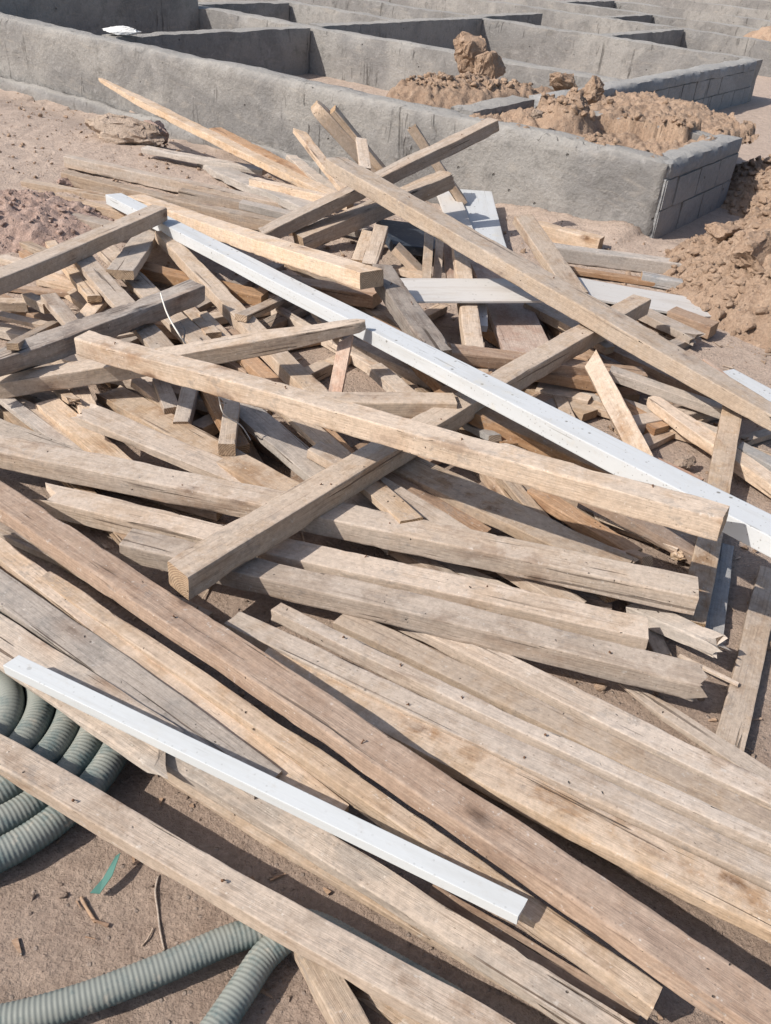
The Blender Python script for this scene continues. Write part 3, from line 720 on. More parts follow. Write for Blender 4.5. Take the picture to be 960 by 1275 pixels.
# id, kind, style, start xyz, end xyz, width, thickness, label, options
TIMBERS = [
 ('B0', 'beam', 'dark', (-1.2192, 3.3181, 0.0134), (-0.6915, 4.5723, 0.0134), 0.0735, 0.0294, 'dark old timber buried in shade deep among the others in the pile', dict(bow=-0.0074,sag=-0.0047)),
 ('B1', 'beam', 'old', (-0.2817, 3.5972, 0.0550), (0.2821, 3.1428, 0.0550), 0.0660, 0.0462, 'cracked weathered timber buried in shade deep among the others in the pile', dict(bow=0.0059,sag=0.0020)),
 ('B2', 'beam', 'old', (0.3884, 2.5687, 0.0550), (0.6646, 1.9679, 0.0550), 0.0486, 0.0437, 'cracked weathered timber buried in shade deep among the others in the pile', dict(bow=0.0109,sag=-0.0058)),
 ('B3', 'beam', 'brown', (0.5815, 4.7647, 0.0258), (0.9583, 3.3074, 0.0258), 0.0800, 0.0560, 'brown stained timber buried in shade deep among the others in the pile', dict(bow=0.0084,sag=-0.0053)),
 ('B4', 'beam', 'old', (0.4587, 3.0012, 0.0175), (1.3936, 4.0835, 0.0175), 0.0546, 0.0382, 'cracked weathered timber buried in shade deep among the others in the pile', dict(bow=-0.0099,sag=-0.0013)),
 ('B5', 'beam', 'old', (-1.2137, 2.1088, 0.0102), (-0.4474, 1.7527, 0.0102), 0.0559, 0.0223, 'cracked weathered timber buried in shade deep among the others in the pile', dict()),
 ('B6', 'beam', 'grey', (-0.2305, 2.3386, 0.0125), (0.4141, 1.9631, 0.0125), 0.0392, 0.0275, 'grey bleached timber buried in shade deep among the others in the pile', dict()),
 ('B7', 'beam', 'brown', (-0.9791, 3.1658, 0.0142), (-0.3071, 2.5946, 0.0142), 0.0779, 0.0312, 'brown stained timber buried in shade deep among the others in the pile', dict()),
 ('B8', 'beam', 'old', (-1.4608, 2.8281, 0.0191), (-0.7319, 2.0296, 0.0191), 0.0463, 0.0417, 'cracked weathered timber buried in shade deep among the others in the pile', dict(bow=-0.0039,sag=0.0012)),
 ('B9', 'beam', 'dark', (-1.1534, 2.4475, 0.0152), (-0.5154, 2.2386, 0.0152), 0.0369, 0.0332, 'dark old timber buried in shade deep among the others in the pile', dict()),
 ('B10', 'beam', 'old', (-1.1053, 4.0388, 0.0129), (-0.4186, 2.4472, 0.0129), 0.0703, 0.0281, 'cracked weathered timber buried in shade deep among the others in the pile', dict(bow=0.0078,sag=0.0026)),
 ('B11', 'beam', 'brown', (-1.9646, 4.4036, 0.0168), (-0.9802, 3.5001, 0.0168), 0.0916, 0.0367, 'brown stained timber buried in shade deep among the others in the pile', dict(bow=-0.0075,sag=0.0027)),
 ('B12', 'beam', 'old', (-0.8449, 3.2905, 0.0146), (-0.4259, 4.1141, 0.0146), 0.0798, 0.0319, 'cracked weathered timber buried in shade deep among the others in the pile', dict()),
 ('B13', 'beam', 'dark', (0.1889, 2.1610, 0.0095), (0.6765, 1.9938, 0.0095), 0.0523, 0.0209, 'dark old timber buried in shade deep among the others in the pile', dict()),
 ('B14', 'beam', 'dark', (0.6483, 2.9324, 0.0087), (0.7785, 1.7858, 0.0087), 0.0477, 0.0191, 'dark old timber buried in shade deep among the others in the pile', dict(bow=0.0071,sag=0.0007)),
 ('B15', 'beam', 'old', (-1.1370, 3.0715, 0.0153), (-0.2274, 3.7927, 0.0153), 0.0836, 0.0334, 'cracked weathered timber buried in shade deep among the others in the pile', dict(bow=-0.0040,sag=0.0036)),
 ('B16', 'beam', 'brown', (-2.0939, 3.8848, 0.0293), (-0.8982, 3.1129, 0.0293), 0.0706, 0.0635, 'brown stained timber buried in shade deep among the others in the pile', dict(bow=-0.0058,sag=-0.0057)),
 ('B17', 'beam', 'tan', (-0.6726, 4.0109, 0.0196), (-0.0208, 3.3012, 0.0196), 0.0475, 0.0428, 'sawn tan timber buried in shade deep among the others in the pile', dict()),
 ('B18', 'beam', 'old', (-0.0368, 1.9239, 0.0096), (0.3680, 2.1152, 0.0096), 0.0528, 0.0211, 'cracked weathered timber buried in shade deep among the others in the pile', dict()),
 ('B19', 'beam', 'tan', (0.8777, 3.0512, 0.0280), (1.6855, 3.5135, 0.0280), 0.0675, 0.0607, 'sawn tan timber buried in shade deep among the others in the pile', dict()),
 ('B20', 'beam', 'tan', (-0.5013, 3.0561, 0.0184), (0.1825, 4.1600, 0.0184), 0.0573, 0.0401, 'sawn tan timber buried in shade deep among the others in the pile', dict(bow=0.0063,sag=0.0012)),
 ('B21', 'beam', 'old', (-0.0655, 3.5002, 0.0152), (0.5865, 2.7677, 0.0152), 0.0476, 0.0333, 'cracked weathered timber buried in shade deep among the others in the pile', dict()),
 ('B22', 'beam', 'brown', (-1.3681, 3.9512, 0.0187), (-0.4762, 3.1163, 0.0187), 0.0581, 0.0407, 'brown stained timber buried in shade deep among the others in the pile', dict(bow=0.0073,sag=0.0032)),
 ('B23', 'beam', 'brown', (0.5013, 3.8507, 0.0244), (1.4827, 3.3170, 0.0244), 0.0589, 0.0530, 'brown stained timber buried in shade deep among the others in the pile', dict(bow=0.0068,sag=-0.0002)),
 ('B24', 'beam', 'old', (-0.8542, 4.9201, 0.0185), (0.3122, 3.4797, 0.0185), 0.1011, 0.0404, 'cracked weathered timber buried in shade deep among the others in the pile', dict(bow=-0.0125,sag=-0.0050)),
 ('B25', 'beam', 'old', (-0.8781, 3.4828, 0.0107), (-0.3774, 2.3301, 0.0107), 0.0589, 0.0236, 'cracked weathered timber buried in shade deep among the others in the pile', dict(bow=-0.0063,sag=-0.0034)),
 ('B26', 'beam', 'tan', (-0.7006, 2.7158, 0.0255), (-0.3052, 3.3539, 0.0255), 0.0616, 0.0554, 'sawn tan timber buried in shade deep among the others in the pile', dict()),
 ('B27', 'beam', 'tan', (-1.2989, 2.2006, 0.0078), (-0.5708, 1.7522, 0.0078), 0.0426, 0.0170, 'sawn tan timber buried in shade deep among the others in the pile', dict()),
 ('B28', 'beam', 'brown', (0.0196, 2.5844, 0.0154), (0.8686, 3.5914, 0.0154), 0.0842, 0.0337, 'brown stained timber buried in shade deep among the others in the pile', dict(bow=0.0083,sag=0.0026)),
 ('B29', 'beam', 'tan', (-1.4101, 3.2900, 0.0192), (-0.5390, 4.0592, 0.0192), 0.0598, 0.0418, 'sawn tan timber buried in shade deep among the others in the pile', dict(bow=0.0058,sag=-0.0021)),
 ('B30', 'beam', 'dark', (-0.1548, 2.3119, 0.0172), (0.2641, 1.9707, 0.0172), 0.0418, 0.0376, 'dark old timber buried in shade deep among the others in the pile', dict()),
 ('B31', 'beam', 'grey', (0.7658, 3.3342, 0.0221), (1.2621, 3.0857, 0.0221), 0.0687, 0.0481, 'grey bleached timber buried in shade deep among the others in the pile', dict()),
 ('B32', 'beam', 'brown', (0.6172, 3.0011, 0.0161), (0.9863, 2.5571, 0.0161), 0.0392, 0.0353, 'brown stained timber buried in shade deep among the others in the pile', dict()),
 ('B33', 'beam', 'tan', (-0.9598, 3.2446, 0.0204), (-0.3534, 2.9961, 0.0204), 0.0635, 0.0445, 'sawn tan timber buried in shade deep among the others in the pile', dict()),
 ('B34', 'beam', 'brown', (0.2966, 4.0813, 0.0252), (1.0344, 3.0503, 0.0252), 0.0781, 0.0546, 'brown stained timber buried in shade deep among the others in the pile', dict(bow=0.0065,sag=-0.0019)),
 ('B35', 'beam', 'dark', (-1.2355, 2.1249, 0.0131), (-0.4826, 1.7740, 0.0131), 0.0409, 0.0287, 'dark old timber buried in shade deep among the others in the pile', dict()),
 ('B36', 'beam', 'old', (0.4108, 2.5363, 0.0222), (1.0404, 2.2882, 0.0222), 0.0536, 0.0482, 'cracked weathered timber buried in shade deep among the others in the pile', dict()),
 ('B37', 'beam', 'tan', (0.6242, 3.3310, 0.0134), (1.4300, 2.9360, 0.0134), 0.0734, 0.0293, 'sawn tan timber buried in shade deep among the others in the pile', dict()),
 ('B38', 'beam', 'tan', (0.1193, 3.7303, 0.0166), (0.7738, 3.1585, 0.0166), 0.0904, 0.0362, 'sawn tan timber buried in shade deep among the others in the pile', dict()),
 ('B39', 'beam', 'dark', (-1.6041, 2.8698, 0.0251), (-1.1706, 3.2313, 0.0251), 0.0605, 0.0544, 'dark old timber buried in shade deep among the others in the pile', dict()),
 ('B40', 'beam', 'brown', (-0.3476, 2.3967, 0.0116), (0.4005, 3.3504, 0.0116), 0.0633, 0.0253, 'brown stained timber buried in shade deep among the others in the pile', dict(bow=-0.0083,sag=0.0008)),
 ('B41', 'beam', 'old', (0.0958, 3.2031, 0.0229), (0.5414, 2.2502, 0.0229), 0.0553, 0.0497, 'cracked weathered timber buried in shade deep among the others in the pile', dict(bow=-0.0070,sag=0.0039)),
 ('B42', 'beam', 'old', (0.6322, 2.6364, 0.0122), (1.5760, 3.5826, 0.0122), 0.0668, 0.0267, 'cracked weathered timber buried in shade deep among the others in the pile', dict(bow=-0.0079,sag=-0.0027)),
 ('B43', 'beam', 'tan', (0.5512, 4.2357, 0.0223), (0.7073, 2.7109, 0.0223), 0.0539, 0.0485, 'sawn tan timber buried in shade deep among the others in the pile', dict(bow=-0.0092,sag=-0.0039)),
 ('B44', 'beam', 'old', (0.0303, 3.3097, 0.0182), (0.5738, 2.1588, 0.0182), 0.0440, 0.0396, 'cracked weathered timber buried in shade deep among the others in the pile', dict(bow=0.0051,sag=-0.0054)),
 ('B45', 'beam', 'old', (0.0464, 2.2679, 0.0129), (0.5828, 2.0805, 0.0129), 0.0708, 0.0283, 'cracked weathered timber buried in shade deep among the others in the pile', dict()),
 ('LL1', 'board', 'tan', (-2.4414, 4.5887, 0.0189), (-1.8837, 4.8140, 0.0229), 0.1058, 0.0370, 'flat light board lying at the left edge beside the pinkish gravel', dict()),
 ('BS0', 'board', 'blue', (-2.3222, 4.4194, 0.0137), (-2.0214, 4.5040, 0.0161), 0.0811, 0.0243, 'bluish grey board end under the flat light board at the left edge', dict()),
 ('LL3', 'beam', 'old', (-2.2835, 5.3944, 0.0257), (-1.5779, 5.1074, 0.0314), 0.0630, 0.0504, 'half buried tan beam beside the upper end of the long white timber', dict()),
 ('LL2', 'beam', 'old', (-2.2353, 5.0136, 0.0550), (-1.5859, 4.7551, 0.0550), 0.0860, 0.0688, 'pale beam with a square end on soil, running under the steep plank', dict()),
 ('B1', 'beam', 'old', (-2.3701, 6.1485, 0.0550), (-0.5993, 5.4210, 0.0550), 0.0805, 0.0725, 'long tan beam lying farthest back at upper left, topmost of a touching pair', dict(bow=0.0059,sag=0.0020)),
 ('B2', 'beam', 'old', (-2.2439, 5.7484, 0.0550), (-0.7839, 5.1237, 0.0550), 0.0798, 0.0718, 'long tan beam in front of and touching the farthest back one at upper left', dict(bow=0.0109,sag=-0.0058)),
 ('C4', 'board', 'grey', (-1.5429, 6.5458, 0.0271), (-0.5871, 5.3020, 0.1170), 0.1642, 0.0493, 'grey split board with a rough pointed end beside the long thin leaning lath', dict(e0='torn',taper0=0.4,wane=2,bow=0.0098,sag=0.0027)),
 ('C2', 'board', 'brown', (-1.6773, 7.6045, 0.0274), (-0.6339, 6.1718, 0.0344), 0.1099, 0.0550, 'darker weathered board lying just behind the long thin leaning lath', dict(wane=1.6,bow=-0.0097,sag=0.0016)),
 ('XM', 'beam', 'old', (-1.4879, 5.7130, 0.0334), (-0.3901, 5.2851, 0.0456), 0.0829, 0.0580, 'worn tan beam right behind the light yellowish beam, in front of the farthest ones', dict(bow=0.0071,sag=-0.0027)),
 ('XN', 'board', 'grey', (-1.0378, 5.3529, 0.0993), (-0.1701, 5.1450, 0.0413), 0.0807, 0.0404, 'grey flat board running under the lower of the crossing beams near the wall', dict()),
 ('XO', 'lath', 'tan', (-2.4730, 5.6477, 0.0185), (-1.8007, 5.4519, 0.0220), 0.0731, 0.0366, 'thin flat lath half sunk in the soil left of the farthest back beams', dict()),
 ('XP', 'board', 'grey', (-1.9726, 6.6048, 0.0692), (-1.0537, 6.3166, 0.0630), 0.0906, 0.0363, 'thin grey strip behind the farthest back beams', dict()),
 ('C3', 'board', 'grey', (-0.9593, 6.9107, 0.0402), (-0.5165, 5.8589, 0.0761), 0.0831, 0.0332, 'short grey weathered board near the foundation wall foot', dict(wane=2,e0='split',bow=0.0057,sag=0.0040)),
 ('C1', 'lath', 'tan', (-2.5853, 7.5807, 0.3400), (-0.4923, 5.5971, 0.1200), 0.0925, 0.0462, 'long thin lath with a pointed tip leaning up against the foundation wall', dict(e0='round',taper0=0.35,wane=1.5,bow=0.0054,sag=-0.0049)),
 ('C5', 'stub', 'tan', (-1.0417, 5.8108, 0.1152), (-0.3772, 5.2772, 0.1711), 0.0709, 0.0567, 'short squared block with a dark end behind the long tilted plank pair', dict()),
 ('Z3', 'stub', 'blue', (1.2937, 4.8629, 0.0404), (1.5048, 4.7989, 0.0376), 0.0661, 0.0595, 'small bluish grey block end under the beam nearest the wall corner', dict()),
 ('Z2', 'lath', 'brown', (0.7724, 4.9422, 0.0322), (1.3695, 4.8391, 0.0239), 0.0632, 0.0253, 'thin dark strip of wood between the grey beam and the white panel', dict()),
 ('Z4', 'lath', 'brown', (0.5586, 4.5774, 0.0723), (1.2245, 4.6673, 0.0303), 0.0631, 0.0316, 'dark shaded strip just behind the curved white panel', dict()),
 ('Z1', 'beam', 'grey', (0.7704, 5.1514, 0.0533), (1.6233, 5.0828, 0.0439), 0.0972, 0.0778, 'grey rough beam lying nearest the corner of the foundation wall', dict()),
 ('Y7', 'stub', 'tan', (0.7663, 5.5831, 0.0538), (1.1437, 5.3774, 0.0522), 0.0975, 0.0877, 'short dusty block with a pale end face at the wall foot', dict()),
 ('RD1', 'stub', 'brown', (1.3394, 4.3104, 0.0447), (1.5157, 4.1524, 0.0412), 0.1075, 0.0645, 'dark brown stub under the pointed end of the white panel', dict()),
 ('RG1', 'board', 'tan', (1.1652, 4.3510, 0.0373), (1.3847, 4.0140, 0.0525), 0.0985, 0.0394, "short splintered board with a ragged end under the white panel's right end", dict(e0='torn',e1='torn')),
 ('RT1', 'board', 'tan', (0.6178, 4.1759, 0.0753), (0.8626, 3.8593, 0.0727), 0.1090, 0.0436, 'light board between the brown smooth panel and the longest top beam', dict()),
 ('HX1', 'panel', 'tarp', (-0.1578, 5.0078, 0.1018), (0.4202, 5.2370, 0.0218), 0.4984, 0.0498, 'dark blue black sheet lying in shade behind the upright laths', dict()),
 ('V4', 'stub', 'tan', (-0.2491, 5.0143, 0.0913), (-0.2845, 4.7089, 0.0213), 0.0646, 0.0452, 'small leaning block with a lit face left of the upright laths', dict()),
 ('V3', 'stub', 'tan', (-0.1667, 4.7906, 0.2000), (-0.2055, 4.4421, 0.1000), 0.0769, 0.0385, 'short board standing on end left of the two upright laths', dict()),
 ('OP1', 'stub', 'orange', (-0.0819, 4.6520, 0.1463), (0.1042, 4.5739, 0.0163), 0.0780, 0.0390, 'orange pink wood stub in shade behind the upright laths', dict()),
 ('OP2', 'stub', 'orange', (-0.0992, 4.7008, 0.0151), (0.1006, 4.4573, 0.0651), 0.0673, 0.0337, 'small orange brown chip resting on the end of the white panel', dict()),
 ('VB', 'board', 'redbrown', (0.2041, 4.8212, 0.2000), (0.2530, 4.4694, 0.0500), 0.1001, 0.0200, 'dull pink board leaning just right of the two upright laths', dict()),
 ('V1L', 'lath', 'tan', (0.0889, 4.7546, 0.2600), (0.0954, 4.3276, 0.0930), 0.0484, 0.0291, 'lit upright lath, left of the standing pair under the longest top beam', dict()),
 ('V2L', 'lath', 'tan', (0.1450, 4.6554, 0.2600), (0.1481, 4.4620, 0.0510), 0.0447, 0.0268, 'brown edged upright lath, right of the standing pair under the longest top beam', dict()),
 ('Y5b', 'panel', 'panel', (0.1803, 6.1483, 0.1200), (0.3065, 5.1374, 0.0700), 0.1488, 0.0149, 'pinkish white panel half hidden behind the pale blue white one', dict(bow=-0.0072,sag=0.0037)),
 ('Y5', 'panel', 'white', (0.4014, 6.1836, 0.1000), (0.4733, 4.6470, 0.0400), 0.2218, 0.0133, 'pale blue white panel lying against the wall foot with two shadow stripes', dict(bow=0.0085,sag=-0.0044)),
 ('BP', 'panel', 'redbrown', (0.4003, 5.1115, 0.0634), (0.5714, 3.3768, 0.0669), 0.2285, 0.0274, 'smooth reddish brown board running under the white panel', dict(bow=-0.0126,sag=-0.0026)),
 ('PV', 'beam', 'tan', (0.2519, 4.6822, 0.2200), (0.3230, 3.1291, 0.0995), 0.0798, 0.0559, 'tan beam standing nearly upright between the dark splintered beam and the brown board', dict(bow=0.0111,sag=0.0030)),
 ('WS1', 'stub', 'white', (0.3474, 4.0284, 0.1600), (0.3493, 3.7530, 0.1000), 0.0508, 0.0305, 'small white painted block end hanging below the white panel', dict()),
 ('O1', 'beam', 'tan', (-1.8702, 3.5312, 0.0778), (-1.6323, 3.5804, 0.0826), 0.0578, 0.0462, 'tan beam end at the left edge just above the yellowish split strip', dict()),
 ('O2', 'stub', 'tan', (-1.6297, 3.5844, 0.1104), (-1.4814, 3.4384, 0.1338), 0.0465, 0.0418, 'small block with a dark shaded side touching a beam end at the left edge', dict()),
 ('O8', 'lath', 'brown', (-1.8800, 3.9070, 0.0171), (-1.5270, 3.8842, 0.0249), 0.0437, 0.0219, 'dark thin strip under the steep plank at the left edge', dict()),
 ('O3', 'lath', 'orange', (-1.8057, 3.4029, 0.1153), (-1.4727, 3.3931, 0.0749), 0.0491, 0.0196, 'yellowish split strip at the left edge behind the dark old beam', dict(e1='torn')),
 ('O4', 'board', 'grey', (-1.8534, 3.4707, 0.0234), (-1.5094, 3.3499, 0.0321), 0.0726, 0.0363, 'grey board end at the left edge touching the dark old beam', dict()),
 ('N5', 'board', 'orange', (-1.7735, 4.0395, 0.0319), (-1.4021, 3.8783, 0.0510), 0.1146, 0.0286, 'short yellow tan board with an angled end under the steep plank', dict(e0='ang')),
 ('O5', 'board', 'tan', (-1.4976, 3.4908, 0.1581), (-1.2435, 3.1330, 0.1772), 0.0635, 0.0318, 'small tan board poking out behind the dark old beam', dict()),
 ('O6', 'stub', 'tan', (-1.5330, 3.8243, 0.0502), (-1.3762, 3.6805, 0.0363), 0.0578, 0.0347, 'broken pale chunk between the short yellow board and the dark old beam', dict(e0='torn',e1='torn')),
 ('GB1', 'beam', 'brown', (-1.4408, 4.2747, 0.0449), (-0.6587, 3.9541, 0.0649), 0.0886, 0.0532, 'brown beam in shade under the crossing of the white timber', dict()),
 ('GB2', 'beam', 'brown', (-1.2830, 3.5395, 0.0857), (-0.5388, 3.4406, 0.0557), 0.0905, 0.0543, 'shaded beam between the dark old beam and the two crossing sloped beams', dict()),
 ('O7', 'stub', 'tan', (-1.3027, 3.6405, 0.1400), (-1.3375, 3.3996, 0.1000), 0.0692, 0.0277, 'small triangular offcut resting behind the dark old beam', dict(e0='ang')),
 ('NA', 'board', 'tan', (-1.5484, 4.0192, 0.1730), (-0.8184, 2.9704, 0.1537), 0.0916, 0.0275, 'pale board sloping down right, left one of a touching pair below the steep plank', dict(bow=0.0057,sag=0.0027)),
 ('NB', 'board', 'tan', (-1.6112, 4.4854, 0.0735), (-0.7462, 3.1833, 0.1188), 0.0990, 0.0297, 'pale board sloping down right, right one of a touching pair below the steep plank', dict(e1='sq',bow=0.0089,sag=-0.0000)),
 ('N3', 'board', 'grey', (-1.4668, 4.8917, 0.0306), (-1.2820, 3.7917, 0.1763), 0.1181, 0.0413, 'short grey board leaning under the raised end of the steep plank', dict(bow=-0.0063,sag=0.0034)),
 ('V3x', 'stub', 'tan', (-1.0437, 3.8516, 0.0497), (-0.7674, 3.3404, 0.1183), 0.0638, 0.0383, 'small lit block in the hollow right of the dark old beam', dict(e0='ang')),
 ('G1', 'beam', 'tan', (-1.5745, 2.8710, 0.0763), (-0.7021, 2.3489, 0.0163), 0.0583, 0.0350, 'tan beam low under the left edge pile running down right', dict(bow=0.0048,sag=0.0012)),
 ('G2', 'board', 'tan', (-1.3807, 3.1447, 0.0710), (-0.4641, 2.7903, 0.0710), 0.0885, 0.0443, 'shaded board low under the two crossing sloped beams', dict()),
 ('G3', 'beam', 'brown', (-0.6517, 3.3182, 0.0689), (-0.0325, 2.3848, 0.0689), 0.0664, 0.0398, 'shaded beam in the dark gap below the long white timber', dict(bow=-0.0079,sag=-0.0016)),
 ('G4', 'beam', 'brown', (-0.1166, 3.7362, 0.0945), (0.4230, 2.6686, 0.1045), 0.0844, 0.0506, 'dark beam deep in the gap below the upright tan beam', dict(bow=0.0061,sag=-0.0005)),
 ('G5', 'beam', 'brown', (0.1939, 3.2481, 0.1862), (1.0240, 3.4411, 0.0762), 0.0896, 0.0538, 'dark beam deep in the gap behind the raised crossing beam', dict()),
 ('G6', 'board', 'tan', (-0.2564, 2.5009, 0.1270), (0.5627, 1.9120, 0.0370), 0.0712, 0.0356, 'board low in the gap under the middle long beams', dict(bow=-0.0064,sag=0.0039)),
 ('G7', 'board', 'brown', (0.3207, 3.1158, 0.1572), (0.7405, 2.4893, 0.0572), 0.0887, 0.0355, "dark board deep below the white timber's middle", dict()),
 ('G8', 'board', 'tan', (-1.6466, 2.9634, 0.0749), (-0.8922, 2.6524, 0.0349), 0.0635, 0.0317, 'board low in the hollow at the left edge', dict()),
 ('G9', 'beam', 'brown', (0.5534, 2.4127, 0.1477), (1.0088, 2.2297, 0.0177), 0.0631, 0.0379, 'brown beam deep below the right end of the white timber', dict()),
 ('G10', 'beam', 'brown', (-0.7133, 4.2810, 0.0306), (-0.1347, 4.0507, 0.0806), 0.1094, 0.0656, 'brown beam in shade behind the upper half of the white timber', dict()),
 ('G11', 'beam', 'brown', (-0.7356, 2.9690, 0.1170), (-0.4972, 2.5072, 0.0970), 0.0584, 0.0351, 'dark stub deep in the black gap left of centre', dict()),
 ('S85', 'stub', 'tan', (-1.1677, 2.8737, 0.0653), (-1.0418, 2.6284, 0.0889), 0.0638, 0.0574, 'small broken block under the sloped beam near the left edge', dict(e0='torn')),
 ('S88', 'stub', 'tan', (-1.3194, 2.9654, 0.0313), (-1.1078, 2.6722, 0.1276), 0.0356, 0.0214, 'splintered chip under the sloped beam near the left edge', dict(e0='torn',e1='torn')),
 ('L4c', 'stub', 'tan', (-0.9787, 2.9118, 0.1124), (-0.8258, 2.8161, 0.0648), 0.0439, 0.0263, 'small triangular lit offcut left of the blocks under the longest crossing beam', dict(e0='ang')),
 ('L4b', 'stub', 'tan', (-0.8744, 2.9222, 0.1117), (-0.7827, 2.7238, 0.0978), 0.0574, 0.0287, 'small lit block under the left part of the longest crossing beam', dict()),
 ('L4', 'stub', 'tan', (-0.7463, 2.8910, 0.1400), (-0.7305, 2.6466, 0.0810), 0.0556, 0.0500, 'upright block with a dark right side standing in the black gap', dict()),
 ('L5', 'stub', 'tan', (-0.5697, 2.7287, 0.1400), (-0.5263, 2.4308, 0.1380), 0.0538, 0.0430, 'upright block half in shade standing in the black gap', dict()),
 ('M4', 'board', 'grey', (-1.3791, 2.7210, 0.0931), (-1.0321, 2.4689, 0.0359), 0.0469, 0.0188, 'narrow grey board in the hollow at the left edge', dict()),
 ('M3', 'board', 'tan', (-1.2215, 2.7219, 0.0840), (-0.8257, 2.3570, 0.0586), 0.0838, 0.0251, 'salmon brown board with a square end, left of the fanned boards', dict()),
 ('M5', 'board', 'grey', (-1.5924, 2.7001, 0.0304), (-0.9065, 2.3532, 0.0640), 0.0921, 0.0276, 'wide grey speckled board entering from the left edge', dict()),
 ('M2', 'board', 'tan', (-1.0081, 2.5205, 0.1648), (-0.4067, 2.3248, 0.0772), 0.0966, 0.0290, 'peach coloured board with a torn light streak, middle of the fanned boards', dict(e0='torn',wane=1.5)),
 ('M1', 'board', 'tan', (-1.0621, 2.8935, 0.0534), (-0.2925, 2.2349, 0.1122), 0.1074, 0.0376, 'broad tan board, uppermost of the fanned boards below the crossing beams', dict(e0='split',bow=0.0028,sag=0.0002)),
 ('L2', 'beam', 'brown', (-0.0614, 2.4763, 0.0984), (0.3124, 2.1997, 0.0566), 0.0519, 0.0363, 'bluish shaded beam under the end of the raised crossing beam', dict()),
 ('L3b', 'board', 'tan', (-0.4151, 2.8473, 0.1021), (0.0773, 2.1108, 0.1451), 0.0725, 0.0218, 'narrow board passing under the raised crossing beam, right of the jagged one', dict()),
 ('L3a', 'board', 'grey', (-0.5771, 2.8071, 0.1152), (0.0570, 2.1074, 0.0577), 0.1002, 0.0301, 'grey jagged board passing under the raised crossing beam', dict(e0='torn',wane=1.6)),
 ('Rr18', 'beam', 'brown', (0.4671, 3.3251, 0.1093), (0.8855, 3.3204, 0.0756), 0.0620, 0.0434, "brown shaded beam behind the raised crossing beam's right half", dict()),
 ('Rr19', 'stub', 'tan', (0.5753, 3.3331, 0.0222), (0.7912, 3.2754, 0.0222), 0.0966, 0.0483, 'half shaded block lying in the gravel hollow behind the white timber', dict()),
 ('Rr4', 'beam', 'grey', (0.8448, 3.3046, 0.1436), (1.2977, 3.1892, 0.0731), 0.0666, 0.0400, 'grey beam under the longest top beam, lower of two dark ones', dict()),
 ('Rr3', 'beam', 'brown', (0.8974, 3.8097, 0.0499), (1.3162, 3.2681, 0.0814), 0.0620, 0.0372, 'dark brown beam under the longest top beam, upper of two dark ones', dict()),
 ('Rr12b', 'beam', 'blue', (1.2851, 2.9177, 0.0549), (1.4832, 2.7477, 0.0280), 0.0630, 0.0504, 'dark grey beam end at the right edge in shade', dict()),
 ('Rr12', 'stub', 'tan', (1.3740, 3.0658, 0.0224), (1.6000, 3.2227, 0.0183), 0.0430, 0.0258, 'pale splintered chunk at the right edge near the torn beam end', dict(e0='torn',e1='torn')),
 ('WS', 'panel', 'white', (1.3979, 3.5875, 0.0687), (1.6600, 3.2037, 0.0607), 0.1490, 0.0119, 'white sheet corner at the right edge beside the torn beam end', dict()),
 ('Rr11', 'lath', 'redbrown', (1.3312, 3.6563, 0.0916), (1.5575, 3.1300, 0.0534), 0.0182, 0.0146, 'thin reddish lath along the edge of the white sheet', dict()),
 ('Rr14', 'lath', 'orange', (0.6943, 2.3912, 0.0537), (0.9187, 2.2430, 0.0471), 0.0373, 0.0149, 'ochre rough edged strip under the right end of the longest crossing beam', dict(wane=2,e0='torn')),
 ('Rr15', 'beam', 'brown', (0.4747, 2.4714, 0.0643), (0.7663, 2.1807, 0.0509), 0.0609, 0.0365, 'dark beam in shade below the right half of the longest crossing beam', dict()),
 ('Rr16', 'stub', 'redbrown', (0.5864, 2.2530, 0.0380), (0.7124, 2.1157, 0.0873), 0.0393, 0.0275, 'reddish sawn block end in the gap above the middle long beam', dict(e1='split')),
 ('Rr17', 'stub', 'brown', (0.7328, 2.2176, 0.0316), (0.7764, 2.0894, 0.0972), 0.0395, 0.0356, "dark block in the gap above the middle long beam's right end", dict()),
 ('Rr2', 'beam', 'tan', (0.7671, 3.2921, 0.1941), (0.9126, 2.7518, 0.0434), 0.0718, 0.0359, 'tan beam with a lit diamond face dropping down right behind the white timber', dict(roll=0.5,e0='ang')),
 ('Rr1', 'beam', 'tan', (1.0062, 3.2106, 0.0885), (1.4958, 2.4660, 0.0235), 0.0759, 0.0455, 'tan beam with a rounded end running out at the right edge', dict(e0='round',taper0=0.75)),
 ('Rr13', 'lath', 'redbrown', (0.8198, 2.9288, 0.0429), (1.1133, 2.7194, 0.0213), 0.0210, 0.0147, "thin reddish lath right behind the white timber's right half", dict()),
 ('Rr8', 'board', 'tan', (1.2115, 2.2167, 0.0141), (0.8695, 1.4666, 0.0113), 0.0702, 0.0246, 'wide plank banded with shadows at the right edge, pointing to the camera', dict()),
 ('Rr6', 'board', 'blue', (1.0923, 2.3321, 0.0145), (0.9364, 1.8782, 0.0096), 0.0563, 0.0169, 'blue grey board standing in shade under the right ends of the long beams', dict()),
 ('Rr10', 'board', 'tan', (0.6406, 1.6535, 0.0187), (1.0051, 1.3058, 0.0371), 0.0509, 0.0153, 'light board with a pointed end behind the broad planed plank at lower right', dict(taper0=0.3)),
 ('Rr9', 'lath', 'tan', (0.8305, 1.8008, 0.0051), (0.9494, 1.6791, 0.0338), 0.0117, 0.0070, 'very thin pale lath across the shadow banded plank', dict()),
 ('Rr5', 'board', 'tan', (1.3233, 3.1786, 0.1169), (0.8744, 1.8950, 0.0375), 0.0755, 0.0302, 'tan board running towards the camera under the right ends of three long beams', dict(bow=-0.0040,sag=0.0003)),
